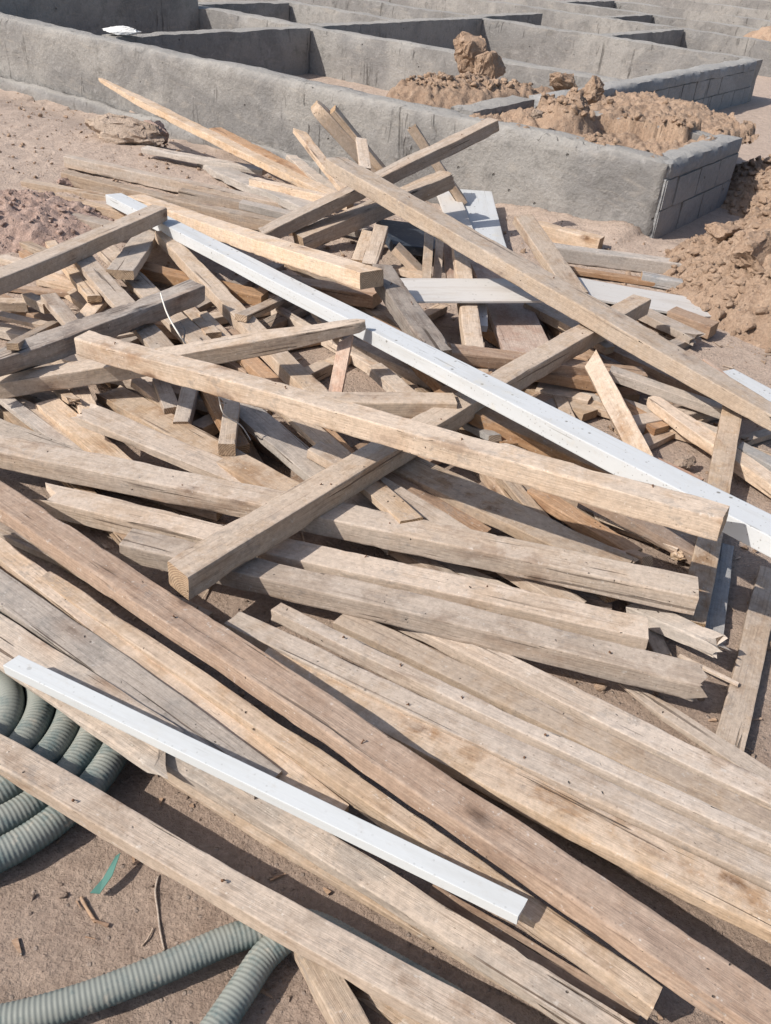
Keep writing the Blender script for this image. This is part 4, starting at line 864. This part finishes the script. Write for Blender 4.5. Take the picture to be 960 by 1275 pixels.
 ('V5', 'stub', 'redbrown', (-0.2123, 3.1057, 0.2600), (-0.2279, 2.9029, 0.1200), 0.0497, 0.0298, 'short reddish grained block standing under the pointed beam tip', dict(e0='ang')),
 ('V6', 'board', 'tan', (-0.0990, 3.2302, 0.0983), (0.0499, 2.9885, 0.1030), 0.0714, 0.0357, 'small lit board with a blunt end below the middle of the white timber', dict()),
 ('V8', 'lath', 'brown', (0.0936, 3.8519, 0.0692), (0.0040, 3.2957, 0.1458), 0.0415, 0.0249, "dark strip under the splintered beam's foot", dict()),
 ('DB1', 'stub', 'blue', (0.2762, 2.8464, 0.0873), (0.3508, 2.6710, 0.1400), 0.0484, 0.0242, "small blue grey offcut lying on the longest crossing beam's rear side", dict()),
 ('DB2', 'stub', 'tan', (0.3419, 2.6413, 0.1336), (0.4536, 2.6234, 0.1339), 0.0262, 0.0105, 'pale thin splinter piece behind the longest crossing beam', dict(e0='torn',e1='torn')),
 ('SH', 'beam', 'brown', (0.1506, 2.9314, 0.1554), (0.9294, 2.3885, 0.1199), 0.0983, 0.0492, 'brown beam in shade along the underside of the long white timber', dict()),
 ('V1', 'beam', 'tan', (-1.3041, 4.5856, 0.1102), (-0.1880, 2.7348, 0.1171), 0.0813, 0.0569, "tan beam going down right from under the white timber's upper end", dict(bow=0.0086,sag=0.0032)),
 ('V7', 'beam', 'tan', (-0.2801, 2.7285, 0.1771), (0.2042, 2.7530, 0.2095), 0.0847, 0.0593, 'level tan beam with a cracked square end under the crossing of the white timber', dict()),
 ('K', 'beam', 'dark', (-1.4120, 2.6332, 0.2295), (-0.8785, 3.5561, 0.2301), 0.0936, 0.0749, 'dark weathered old beam with a frayed end at the left edge', dict(e0='torn',taper0=0.7,wane=2,bow=0.0065,sag=-0.0058)),
 ('Y4', 'lath', 'tan', (-0.0562, 5.8405, 0.5200), (0.3129, 5.8660, 0.1000), 0.0944, 0.0567, 'thin stick leaning on the wall behind the highest crossing beam', dict(e0='split',wane=2)),
 ('Y1b', 'board', 'tan', (-0.6031, 6.3101, 0.5000), (-0.2083, 6.3102, 0.1200), 0.1180, 0.0472, 'pale narrow board leaning on the wall, right one of a pair', dict()),
 ('Y1', 'board', 'tan', (-0.7261, 6.3027, 0.5200), (-0.2899, 6.3709, 0.1200), 0.2125, 0.0850, 'pale board leaning on the wall, left one of a pair', dict(e0='round')),
 ('Y2', 'board', 'tan', (-0.8195, 6.3138, 0.3400), (-0.4064, 5.6472, 0.1200), 0.0720, 0.0360, 'short pale board leaning towards the wall left of the longest top beam', dict(e0='ang2')),
 ('Y3', 'stub', 'tan', (-0.3718, 5.8730, 0.4200), (-0.3197, 5.6115, 0.3000), 0.0702, 0.0281, 'small upright offcut with a dark edge behind the longest top beam', dict()),
 ('X3', 'beam', 'old', (-0.6170, 4.8230, 0.0690), (0.1814, 5.5319, 0.3124), 0.1130, 0.0904, 'grey brown beam with dark side, lower of two pointing up to the wall', dict(e1='split',wane=1.3,bow=-0.0078,sag=-0.0058)),
 ('X1', 'beam', 'old', (-0.8137, 4.7754, 0.1000), (0.4152, 5.5339, 0.6400), 0.0978, 0.0685, 'cracked weathered beam pointing up right against the wall, highest of the crossing ones', dict(wane=1.6,bow=0.0059,sag=-0.0014)),
 ('L1', 'board', 'tan', (-0.0225, 2.5354, 0.1016), (0.7035, 2.0410, 0.0903), 0.1261, 0.0378, 'broad spotted board with a broken left end below the longest crossing beam', dict(e0='torn',e1='split',wane=1.2)),
 ('WP1', 'panel', 'panel', (-0.0404, 3.8596, 0.1988), (0.6062, 4.0325, 0.2034), 0.2922, 0.0088, 'flat whitish grey panel left of the longest top beam', dict(e1='sq')),
 ('WP2', 'panel', 'panel', (0.7688, 4.5002, 0.0894), (1.7415, 4.5049, 0.0129), 0.2930, 0.0117, 'curved whitish panel with a pointed right end near the soil heap', dict(taper1=0.12,sag=0.0,bow=0.03)),
 ('XA', 'lath', 'tan', (-2.0437, 4.2741, 0.0200), (-1.5815, 4.0089, 0.0572), 0.0656, 0.0328, 'thin pale lath under the steep plank, near the pinkish gravel heap', dict()),
 ('XC', 'lath', 'old', (-1.3176, 2.7290, 0.2845), (-1.4698, 3.4713, 0.0579), 0.0398, 0.0239, 'grey brown lath slanting up behind the dark old beam at the left edge', dict()),
 ('XE', 'board', 'straw', (-1.9310, 4.6038, 0.0198), (-1.3103, 3.5211, 0.1618), 0.0583, 0.0292, 'slim straw coloured board crossing under the steep plank', dict(bow=0.0044,sag=-0.0041)),
 ('XF', 'stub', 'tan', (-0.8726, 3.5986, 0.1034), (-0.6363, 3.2402, 0.1049), 0.0466, 0.0279, 'small tan offcut under the pointed beam, right of the cords', dict()),
 ('XG', 'lath', 'old', (-0.6783, 3.4652, 0.1609), (-0.5811, 3.9934, 0.0580), 0.0547, 0.0273, 'weathered strip crossing under the tan beam below the white timber', dict()),
 ('XH', 'lath', 'old', (-2.0873, 4.5627, 0.0174), (-1.6583, 4.1108, 0.1020), 0.0564, 0.0282, "weathered strip just above the steep plank's lower half", dict()),
 ('XK', 'board', 'old', (-0.5468, 4.1260, 0.0931), (-0.2776, 3.5395, 0.0914), 0.0603, 0.0301, "weathered board in the gap just behind the long white timber's middle", dict()),
 ('XL', 'stub', 'tan', (0.7285, 3.8874, 0.1106), (0.9173, 3.6527, 0.0968), 0.0556, 0.0334, 'tan offcut just under the longest top beam beside the raised crossing beam', dict()),
 ('PO', 'beam', 'dark', (-0.1202, 3.7803, 0.3000), (0.1486, 3.0490, 0.2500), 0.0979, 0.0685, "dark splintered beam with a torn end, lying on the white panel's left end", dict(e0='torn',wane=2)),
 ('Y6', 'board', 'tan', (0.5856, 4.8690, 0.3000), (0.8394, 4.2471, 0.1200), 0.1162, 0.0465, 'smooth tan board leaning behind the longest top beam near the wall', dict()),
 ('N2', 'beam', 'straw', (-1.6906, 5.4191, 0.0407), (-0.1454, 3.5051, 0.3644), 0.1147, 0.0688, "light yellowish beam right behind the white timber's upper half", dict(bow=0.02)),
 ('W1b', 'board', 'tan', (-0.2648, 1.5981, 0.0500), (0.9287, 0.9283, 0.0900), 0.0864, 0.0345, 'broad dusty plank along the ground shadow at lower right, nearest of the wide ones', dict(wane=1.5,bow=0.0090,sag=-0.0034)),
 ('W1a', 'beam', 'tan', (-0.3674, 1.7103, 0.0500), (0.9667, 1.0168, 0.0800), 0.0648, 0.0453, 'long knotty tan beam behind the broad dusty plank at lower right', dict(bow=0.0047,sag=0.0021)),
 ('P0b', 'board', 'tan', (-0.0894, 1.7628, 0.0500), (1.0220, 1.1400, 0.0600), 0.0667, 0.0334, 'smooth peach tan plank, front one of a wide pair at lower right', dict(bow=-0.0052,sag=-0.0038)),
 ('P0a', 'board', 'tan', (0.0019, 1.8422, 0.0500), (1.0530, 1.2200, 0.0600), 0.0698, 0.0349, 'smooth tan plank, rear one of a wide pair at lower right', dict(bow=0.0046,sag=-0.0041)),
 ('P1', 'beam', 'tan', (-0.2622, 1.7471, 0.0700), (0.9613, 1.0956, 0.0900), 0.0408, 0.0367, 'narrow beam pocked with nail holes between the wide planks at lower right', dict(bow=0.0079,sag=-0.0050)),
 ('Rr7', 'stub', 'grey', (0.7255, 1.9491, 0.0256), (0.8988, 1.7559, 0.0908), 0.0592, 0.0414, 'short cracked grey block at the right ends of the middle long beams', dict(e1='split',wane=1.4)),
 ('PB', 'beam', 'tan', (-0.9900, 2.1585, 0.0655), (0.7166, 1.7842, 0.0816), 0.0900, 0.0585, 'long tan beam with a notched left end, second of three parallel middle beams', dict(e0='torn',bow=0.0124,sag=0.0007)),
 ('PC', 'beam', 'tanside', (-0.7073, 1.9367, 0.0987), (0.8082, 1.6058, 0.0889), 0.0833, 0.0583, 'long tan beam with an orange cracked right end, nearest of three parallel middle beams', dict(e1='split',bow=-0.0073,sag=0.0026)),
 ('PA', 'beam', 'tan', (-1.4025, 2.3821, 0.1000), (0.8712, 1.9209, 0.1200), 0.0988, 0.0642, 'very long tan beam from the left edge, farthest of three parallel middle beams', dict(bow=-0.0061,sag=0.0014)),
 ('BD', 'beam', 'tan', (-0.5015, 1.7046, 0.1800), (1.1044, 4.0373, 0.1800), 0.0906, 0.0770, 'squared beam lying raised across the parallel middle beams and pointing up right', dict(bow=-0.012)),
 ('FH', 'stub', 'orange', (-0.9465, 1.4738, 0.0850), (-0.8313, 1.4517, 0.0850), 0.0241, 0.0193, 'orange brown beam end at the left edge above the hose coil', dict()),
 ('F5', 'beam', 'brown', (0.1585, 1.0263, 0.0082), (0.5358, 0.8209, 0.0082), 0.0360, 0.0180, "dark brown beam low in shade under the small white batten's right end", dict(taper1=0.8,e1='round')),
 ('F0', 'beam', 'grainy', (-0.0998, 0.9295, 0.0200), (0.0883, 0.6761, 0.0200), 0.0548, 0.0329, 'grained beam end poking out below the nearest long beam', dict(wane=1.8)),
 ('F6', 'board', 'tan', (0.0380, 0.8265, 0.0062), (0.1965, 0.7352, 0.0062), 0.0275, 0.0137, 'short light board under the nearest long beam at the bottom edge', dict(e0='split')),
 ('F2A', 'board', 'grey', (-1.0424, 1.6050, 0.1000), (-0.4300, 1.2383, 0.1100), 0.1130, 0.0181, 'cracked grey board with a broken end under the short white batten', dict(e1='torn',wane=1.5)),
 ('F2C', 'beam', 'tan', (-0.4278, 1.2403, 0.0200), (0.5000, 0.7559, 0.0200), 0.0369, 0.0148, 'narrow tan board under the cracked grey plank at lower middle', dict(taper0=0.4,e0='round',bow=-0.0071,sag=-0.0015)),
 ('F2B', 'board', 'grey', (-0.4522, 1.2616, 0.0800), (0.6357, 0.6738, 0.0500), 0.0587, 0.0294, 'wide grey weathered plank with long cracks running to the bottom edge', dict(e0='torn',wane=1.6,bow=-0.0078,sag=-0.0057)),
 ('R3', 'board', 'grey', (-1.1643, 1.8260, 0.1100), (-0.1876, 1.1862, 0.0800), 0.0836, 0.0293, 'wide olive grey plank above the short white batten at the left', dict(bow=-0.0048,sag=0.0024)),
 ('R2a', 'beam', 'tan', (-1.2017, 1.9575, 0.1200), (-0.0307, 1.1395, 0.0600), 0.0574, 0.0344, 'pale tan plank between the olive grey plank and the reddish long beam', dict(bow=-0.0096,sag=-0.0026)),
 ('R2b', 'beam', 'tan', (-0.8665, 1.7461, 0.1000), (0.5446, 0.8111, 0.0800), 0.0448, 0.0448, 'long tan beam right beside the reddish long beam, ending near the bottom', dict(bow=-0.0109,sag=-0.0025)),
 ('R1', 'beam', 'brown', (-1.5433, 2.3277, 0.1500), (0.8313, 0.6705, 0.1500), 0.0816, 0.0490, 'long reddish brown beam running diagonally from the left edge to the lower right corner', dict(wane=1.2,bow=-0.0093,sag=-0.0008)),
 ('S1', 'batten', 'whitebatten', (-0.7947, 1.3868, 0.1600), (0.3125, 0.9223, 0.1400), 0.0420, 0.0252, 'short clean white painted batten at lower left above the hose coil', dict(wane=.3)),
 ('F1', 'beam', 'tanside', (-0.9421, 1.2783, 0.1050), (0.4875, 0.6271, 0.0850), 0.0630, 0.0378, 'nearest long tan beam crossing over the hose coil at the bottom left', dict(bow=0.0076,sag=0.0003)),
 ('WB', 'batten', 'white', (-1.7572, 5.2086, 0.1028), (1.1105, 1.6594, 0.4089), 0.0983, 0.0541, 'long white painted timber with specks running from upper left to the right edge', dict(wane=.5)),
 ('N1', 'beam', 'tan', (-1.7782, 3.1771, 0.2210), (-1.3182, 4.6032, 0.2250), 0.0928, 0.0696, "steep plank with a dark end face resting on the long white timber's upper end", dict(bow=0.0069,sag=-0.0019)),
 ('U', 'beam', 'tan', (-1.5477, 2.6955, 0.1006), (-0.1405, 3.0982, 0.3345), 0.0891, 0.0624, 'sloped tan beam with a rounded pointed tip lying over the long white timber', dict(e1='round',taper1=0.45,bow=0.0050,sag=-0.0060)),
 ('T1', 'beam', 'tan', (-1.0903, 2.7779, 0.3014), (0.8123, 1.7809, 0.4565), 0.0803, 0.0643, 'longest crossing beam with a thick dusty left end, lying over the middle of the pile', dict(wane=1.3,bow=0.0105,sag=0.0039)),
 ('T2', 'beam', 'straw', (-0.4691, 4.9394, 0.4800), (1.4096, 2.9554, 0.1703), 0.1325, 0.0729, 'longest top beam with a rounded upper end and torn lower end, near the wall', dict(e0='round',e1='torn',taper1=0.7,bow=-0.0056,sag=-0.0014)),
]
T = {}
for n_, (tid, kind, style, A, B, w, t, label, opt) in enumerate(TIMBERS):
    nm, cat = KIND[kind]
    o = timber(nm, A, B, w, t, style, 100 + n_ * 7, **opt)
    tag(o, label, cat, 'short timbers buried in the pile' if 'buried in shade' in label else 'timbers and boards tipped in one pile')
    T[tid] = (o, w, t, (Vector(A) - Vector(B)).length)

# nails left in some of the timbers (parts of them)
def nail(parent, x, y, z, ln, bend, rd, head=True, side=False):
    pts = []
    d = Vector((0, 0, 1)) if not side else Vector((0, 1 if y > 0 else -1, 0.2)).normalized()
    b = Vector((math.cos(bend), math.sin(bend) * (0 if side else 1), 0.3 if side else 0)).normalized()
    p = Vector((x, y, z)) - d * 0.006
    for k in range(7):
        pts.append(p.copy()); f = k / 6; p = p + (d * (1 - f * 0.6) + b * f * 0.9).normalized() * ln / 6
    tube_mesh('nail', pts, 0.0014, MAT['rust'], parent, 6, cap=0.0032 if head else 0)

def tube_mesh(name, pts, r, mat, parent=None, ns=8, cap=0, radf=None):
    V = []; F = []; n = len(pts); prev = None
    for i, p in enumerate(pts):
        d = (pts[min(i + 1, n - 1)] - pts[max(i - 1, 0)]).normalized()
        a = (prev - d * prev.dot(d)).normalized() if prev is not None else d.cross(Vector((0.3, 0.1, 1)) if abs(d.z) < 0.9 else Vector((1, 0, 0))).normalized()
        prev = a; b = d.cross(a); rr = radf(i) if radf else r
        for j in range(ns):
            th = 2 * math.pi * j / ns; V.append(p + (a * math.cos(th) + b * math.sin(th)) * rr)
    for i in range(n - 1):
        for j in range(ns):
            k = (j + 1) % ns; F.append((i * ns + j, i * ns + k, (i + 1) * ns + k, (i + 1) * ns + j))
    F.append(tuple(range(ns))[::-1]); F.append(tuple((n - 1) * ns + j for j in range(ns)))
    if cap:
        d = (pts[-1] - pts[-2]).normalized(); a = prev; b = d.cross(a); base = len(V)
        for q in (0, 0.0012):
            for j in range(ns):
                th = 2 * math.pi * j / ns; V.append(pts[-1] + d * q + (a * math.cos(th) + b * math.sin(th)) * cap)
        for j in range(ns):
            k = (j + 1) % ns; F.append((base + j, base + k, base + ns + k, base + ns + j))
        F.append(tuple(base + j for j in range(ns))[::-1]); F.append(tuple(base + ns + j for j in range(ns)))
    return link(name, mesh_from(name, V, F), mat, parent)
rd = random.Random(9)
for tid, spots in (('BD', ((-0.62, 1), (-0.60, 1), (-0.2, 1), (0.55, 1))), ('T1', ((-0.85, 1), (-0.25, 1), (-0.2, 1), (0.35, 1), (0.83, 1))), ('X1', ((-0.2, 0), (0.25, 0), (0.7, 0))),
                   ('PA', ((-0.3, 1), (0.25, 1), (0.7, 1))), ('PB', ((0.1, 1), (0.5, 1))), ('PC', ((0.2, 1), (0.72, 1))), ('P1', ((-0.7, 1), (-0.45, 1), (-0.2, 1), (0.1, 1))),
                   ('F1', ((-0.45, 1), (0.0, 1))), ('R1', ((-0.1, 1), (0.3, 1))), ('N1', ((0.4, 1), (0.75, 1))), ('W1a', ((-0.3, 1), (0.1, 1))), ('T2', ((-0.55, 1), (0.15, 1))), ('N2', ((0.5, 1),)), ('PO', ((-0.5, 1), (0.0, 1)))):
    o, w, t, ln = T[tid]
    for (s, _) in spots:
        nail(o, s * ln / 2, rd.uniform(-0.3, 0.3) * w, t / 2, rd.uniform(0.008, 0.018), rd.uniform(0, 6.28), rd)

# ------------------------------------------------------------------ hoses
def hose(name, ctrl, r, label, pitch=0.0088, closed=False):
    # Catmull-Rom through the control points, resampled evenly
    C = [Vector(c) for c in ctrl]; dense = []
    for i in range(len(C) - 1):
        p0, p1, p2, p3 = C[max(i - 1, 0)], C[i], C[i + 1], C[min(i + 2, len(C) - 1)]
        for k in range(24):
            u = k / 24
            dense.append(0.5 * ((2 * p1) + (p2 - p0) * u + (2 * p0 - 5 * p1 + 4 * p2 - p3) * u * u + (3 * p1 - p0 - 3 * p2 + p3) * u ** 3))
    dense.append(C[-1])
    st = pitch / 5; out = [dense[0]]; acc = 0
    for i in range(1, len(dense)):
        a = dense[i - 1]; b = dense[i]; d = (b - a).length; pos = st - acc
        while pos <= d: out.append(a + (b - a) * (pos / d)); pos += st
        acc = d - (pos - st)
    rf = lambda i: r * (1 + 0.02 * math.cos(2 * math.pi * i / 5) + 0.012 * noise.noise(Vector((i * 0.02, 3, 1))))
    o = tube_mesh(name, out, r, MAT['hose'], None, 26, radf=rf)
    tag(o, label, 'hose')
    return o
hose('drain_hose', [(-0.5531, 1.4377, 0.0350), (-0.5402, 1.2741, 0.0390), (-0.5904, 1.1195, 0.0340), (-0.6950, 0.9972, 0.0313), (-0.8370, 0.9250, 0.0370), (-0.9941, 0.9127, 0.0382), (-1.1424, 0.9611, 0.0322), (-1.2597, 1.0616, 0.0325), (-1.3288, 1.1978, 0.0384), (-1.3403, 1.3484, 0.0366), (-1.2938, 1.4905, 0.0312), (-1.1975, 1.6027, 0.0344), (-1.0670, 1.6687, 0.0390), (-0.9228, 1.6795, 0.0346), (-0.7871, 1.6349, 0.0311), (-0.6800, 1.5427, 0.0364), (-0.6171, 1.4179, 0.0385), (-0.6069, 1.2803, 0.0327), (-0.6497, 1.1507, 0.0321), (-0.7378, 1.0487, 0.0381), (-0.8568, 0.9890, 0.0371), (-0.9879, 0.9794, 0.0314), (-1.1112, 1.0204, 0.0338), (-1.2081, 1.1043, 0.0389), (-1.2648, 1.2176, 0.0352), (-1.2736, 1.3422, 0.0310), (-1.2345, 1.4592, 0.0359), (-1.1547, 1.5511, 0.0388), (-1.0472, 1.6046, 0.0332), (-0.9290, 1.6128, 0.0317), (-0.8183, 1.5756, 0.0377), (-0.7315, 1.4999, 0.0376), (-0.6811, 1.3981, 0.0316), (-0.6736, 1.2865, 0.0333), (-0.7090, 1.1820, 0.0388), (-0.7806, 1.1003, 0.0358), (-0.8766, 1.0530, 0.0310), (-0.9817, 1.0462, 0.0353), (-1.0799, 1.0796, 0.0389), (-1.1566, 1.1471, 0.0337), (-1.2008, 1.2374, 0.0314), (-1.2069, 1.3360, 0.0372), (-1.1753, 1.4280, 0.0380), (-1.1119, 1.4995, 0.0320), (-1.0274, 1.5406, 0.0327), (-0.9352, 1.5461, 0.0386), (-0.8496, 1.5163, 0.0363), (-0.7831, 1.4571, 0.0311), (-0.7451, 1.3783, 0.0347), (-0.7403, 1.2927, 0.0390), (-0.7682, 1.2133, 0.0343), (-0.8233, 1.1518, 0.0312), (-0.8964, 1.1170, 0.0367), (-0.9755, 1.1129, 0.0384), (-1.0487, 1.1389, 0.0324), (-1.1050, 1.1899, 0.0323), (-1.1368, 1.2572, 0.0383), (-1.1402, 1.3298, 0.0369), (-1.1160, 1.3967, 0.0313), (-1.0691, 1.4480, 0.0341), (-1.0076, 1.4766, 0.0390), (-0.9414, 1.4794, 0.0349), (-0.8808, 1.4571, 0.0310), (-0.8346, 1.4143, 0.0361), (-0.8091, 1.3585, 0.0387), (-0.8070, 1.2989, 0.0329), (-0.8275, 1.2445, 0.0319), (-0.8661, 1.2034, 0.0379), (-0.9162, 1.1810, 0.0374), (-0.9693, 1.1796, 0.0315), (-1.0174, 1.1982, 0.0335), (-1.0534, 1.2327, 0.0389), (-1.0727, 1.2770, 0.0355), (-1.0735, 1.3236, 0.0310), (-1.0568, 1.3655, 0.0355), (-1.0263, 1.3964, 0.0389), (-0.9878, 1.4126, 0.0335), (-0.9476, 1.4127, 0.0315), (-0.9121, 1.3978, 0.0374), (-0.8862, 1.3715, 0.0378), (-0.8731, 1.3387, 0.0318), (-0.8737, 1.3051, 0.0330), (-0.8867, 1.2758, 0.0387), (-0.9089, 1.2550, 0.0361), (-0.9360, 1.2450, 0.0310), (-0.9631, 1.2463, 0.0349), (-0.9861, 1.2574, 0.0390), (-1.0019, 1.2755, 0.0340), (-1.0087, 1.2968, 0.0313), (-1.0068, 1.3174, 0.0369), (-0.9975, 1.3342, 0.0382), (-0.9835, 1.3449, 0.0322), (-0.9680, 1.3486, 0.0325), (-0.9538, 1.3460, 0.0384), (-0.9433, 1.3386, 0.0366), (-0.9378, 1.3287, 0.0312), (-0.9371, 1.3189, 0.0344)], 0.0320, 'coil of ribbed greenish hose lying at the left edge under the boards')
hose('drain_hose', [(-0.6993, 0.6673, 0.0350), (-0.5568, 0.7029, 0.0350), (-0.4388, 0.7492, 0.0350), (-0.3185, 0.8133, 0.0350), (-0.1907, 0.8893, 0.0330), (-0.0768, 0.9258, 0.0300), (0.0625, 0.8702, 0.0300), (0.2083, 0.8022, 0.0300)], 0.0265, 'ribbed greenish hose stretching along the bottom edge into the pile')
hose('drain_hose', [(-0.2455, 0.6608, 0.0300), (-0.2087, 0.7137, 0.0300), (-0.1719, 0.7903, 0.0300), (-0.1350, 0.8660, 0.0300), (-0.0677, 0.9100, 0.0450), (0.0325, 0.8664, 0.0450), (0.1361, 0.8183, 0.0400), (0.2495, 0.7681, 0.0300)], 0.027, 'dusty brown hose coming out from under the nearest beam at the bottom')
# ------------------------------------------------------------------ small things
def plate(name, pts, th, mat, label, cat):
    P = [Vector(p) for p in pts]; c = sum(P, Vector()) / len(P)
    nrm = (P[1] - P[0]).cross(P[2] - P[0]).normalized(); n = len(P)
    V = [p + nrm * th / 2 for p in P] + [p - nrm * th / 2 for p in P]
    F = [tuple(range(n)), tuple(range(2 * n - 1, n - 1, -1))] + [(i, n + i, n + (i + 1) % n, (i + 1) % n) for i in range(n)]
    o = link(name, mesh_from(name, V, F, False), mat); tag(o, label, cat); return o
def smooth_pts(C):
    C = [Vector(c) for c in C]; out = []
    for i in range(len(C) - 1):
        p0, p1, p2, p3 = C[max(i - 1, 0)], C[i], C[i + 1], C[min(i + 2, len(C) - 1)]
        for k in range(8):
            u = k / 8; out.append(0.5 * ((2 * p1) + (p2 - p0) * u + (2 * p0 - 5 * p1 + 4 * p2 - p3) * u * u + (3 * p1 - p0 - 3 * p2 + p3) * u ** 3))
    out.append(C[-1])
    if max(p.z for p in out) < 0.02:
        for p in out: p.z += ground_h(p.x, p.y) - 0.001
    return out
o = tube_mesh('cord', smooth_pts([(-0.9338, 3.2016, 0.3400), (-0.8894, 3.0979, 0.3200), (-0.8541, 3.0378, 0.3000), (-0.8144, 2.9816, 0.2800), (-0.7907, 2.9851, 0.2400)]), 0.0030, MAT['cordw'], None, 8); tag(o, 'pale cord hanging over the dark old beam', 'cord')
o = tube_mesh('cord', smooth_pts([(-0.8827, 3.2639, 0.2000), (-0.8396, 3.1679, 0.2100), (-0.8250, 3.0932, 0.2000), (-0.8040, 3.0912, 0.1800)]), 0.0030, MAT['cordb'], None, 8); tag(o, 'black cord loop right of the pale hanging cord', 'cord')
o = tube_mesh('cord', smooth_pts([(-0.5796, 2.5449, 0.3000), (-0.5578, 2.5079, 0.2400), (-0.5426, 2.5311, 0.2000), (-0.5093, 2.5748, 0.1500), (-0.4766, 2.5711, 0.1000)]), 0.0022, MAT['cordw'], None, 8); tag(o, 'thin pale strip hanging in the black gap left of centre', 'cord')
o = tube_mesh('stick', smooth_pts([(-0.5140, 0.9589, 0.0050), (-0.4962, 0.9385, 0.0060), (-0.4709, 0.9124, 0.0050)]), 0.0035, MAT['brown'], None, 8); tag(o, 'short brown stick on the bare soil at lower left', 'stick')
o = tube_mesh('twig', smooth_pts([(-0.3803, 1.0201, 0.0040), (-0.3771, 0.9850, 0.0050), (-0.3617, 0.9452, 0.0040), (-0.3465, 0.9058, 0.0050), (-0.3302, 0.8722, 0.0040)]), 0.0022, MAT['old'], None, 8); tag(o, 'thin bent twig on the soil left of the bottom hose', 'twig')
o = tube_mesh('twig', smooth_pts([(-0.6027, 0.8638, 0.0040), (-0.5908, 0.8492, 0.0050), (-0.5798, 0.8358, 0.0040)]), 0.0018, MAT['old'], None, 8); tag(o, 'tiny twig at the lower left edge', 'twig')
o = tube_mesh('twig', smooth_pts([(-0.3621, 0.9128, 0.0040), (-0.3656, 0.8929, 0.0050), (-0.3732, 0.8772, 0.0040)]), 0.0016, MAT['old'], None, 8); tag(o, 'small side twig near the bent one', 'twig')
plate('plastic_strip', [(-0.4951, 0.9590, 0.0080), (-0.4766, 0.9592, 0.0080), (-0.4610, 0.9923, 0.0200), (-0.4576, 1.0354, 0.0300), (-0.4653, 1.0288, 0.0280), (-0.4789, 0.9874, 0.0140)], 0.0025, MAT['teal'], 'teal green plastic strip sticking out of the soil', 'plastic scrap')
chunk('plastic_rag', (-2.8627, 9.1416, 0.5100), (.36,.2,.10), 'white crumpled scrap on the near end of the cross wall', 'rag', 20, 'scrap', .3)
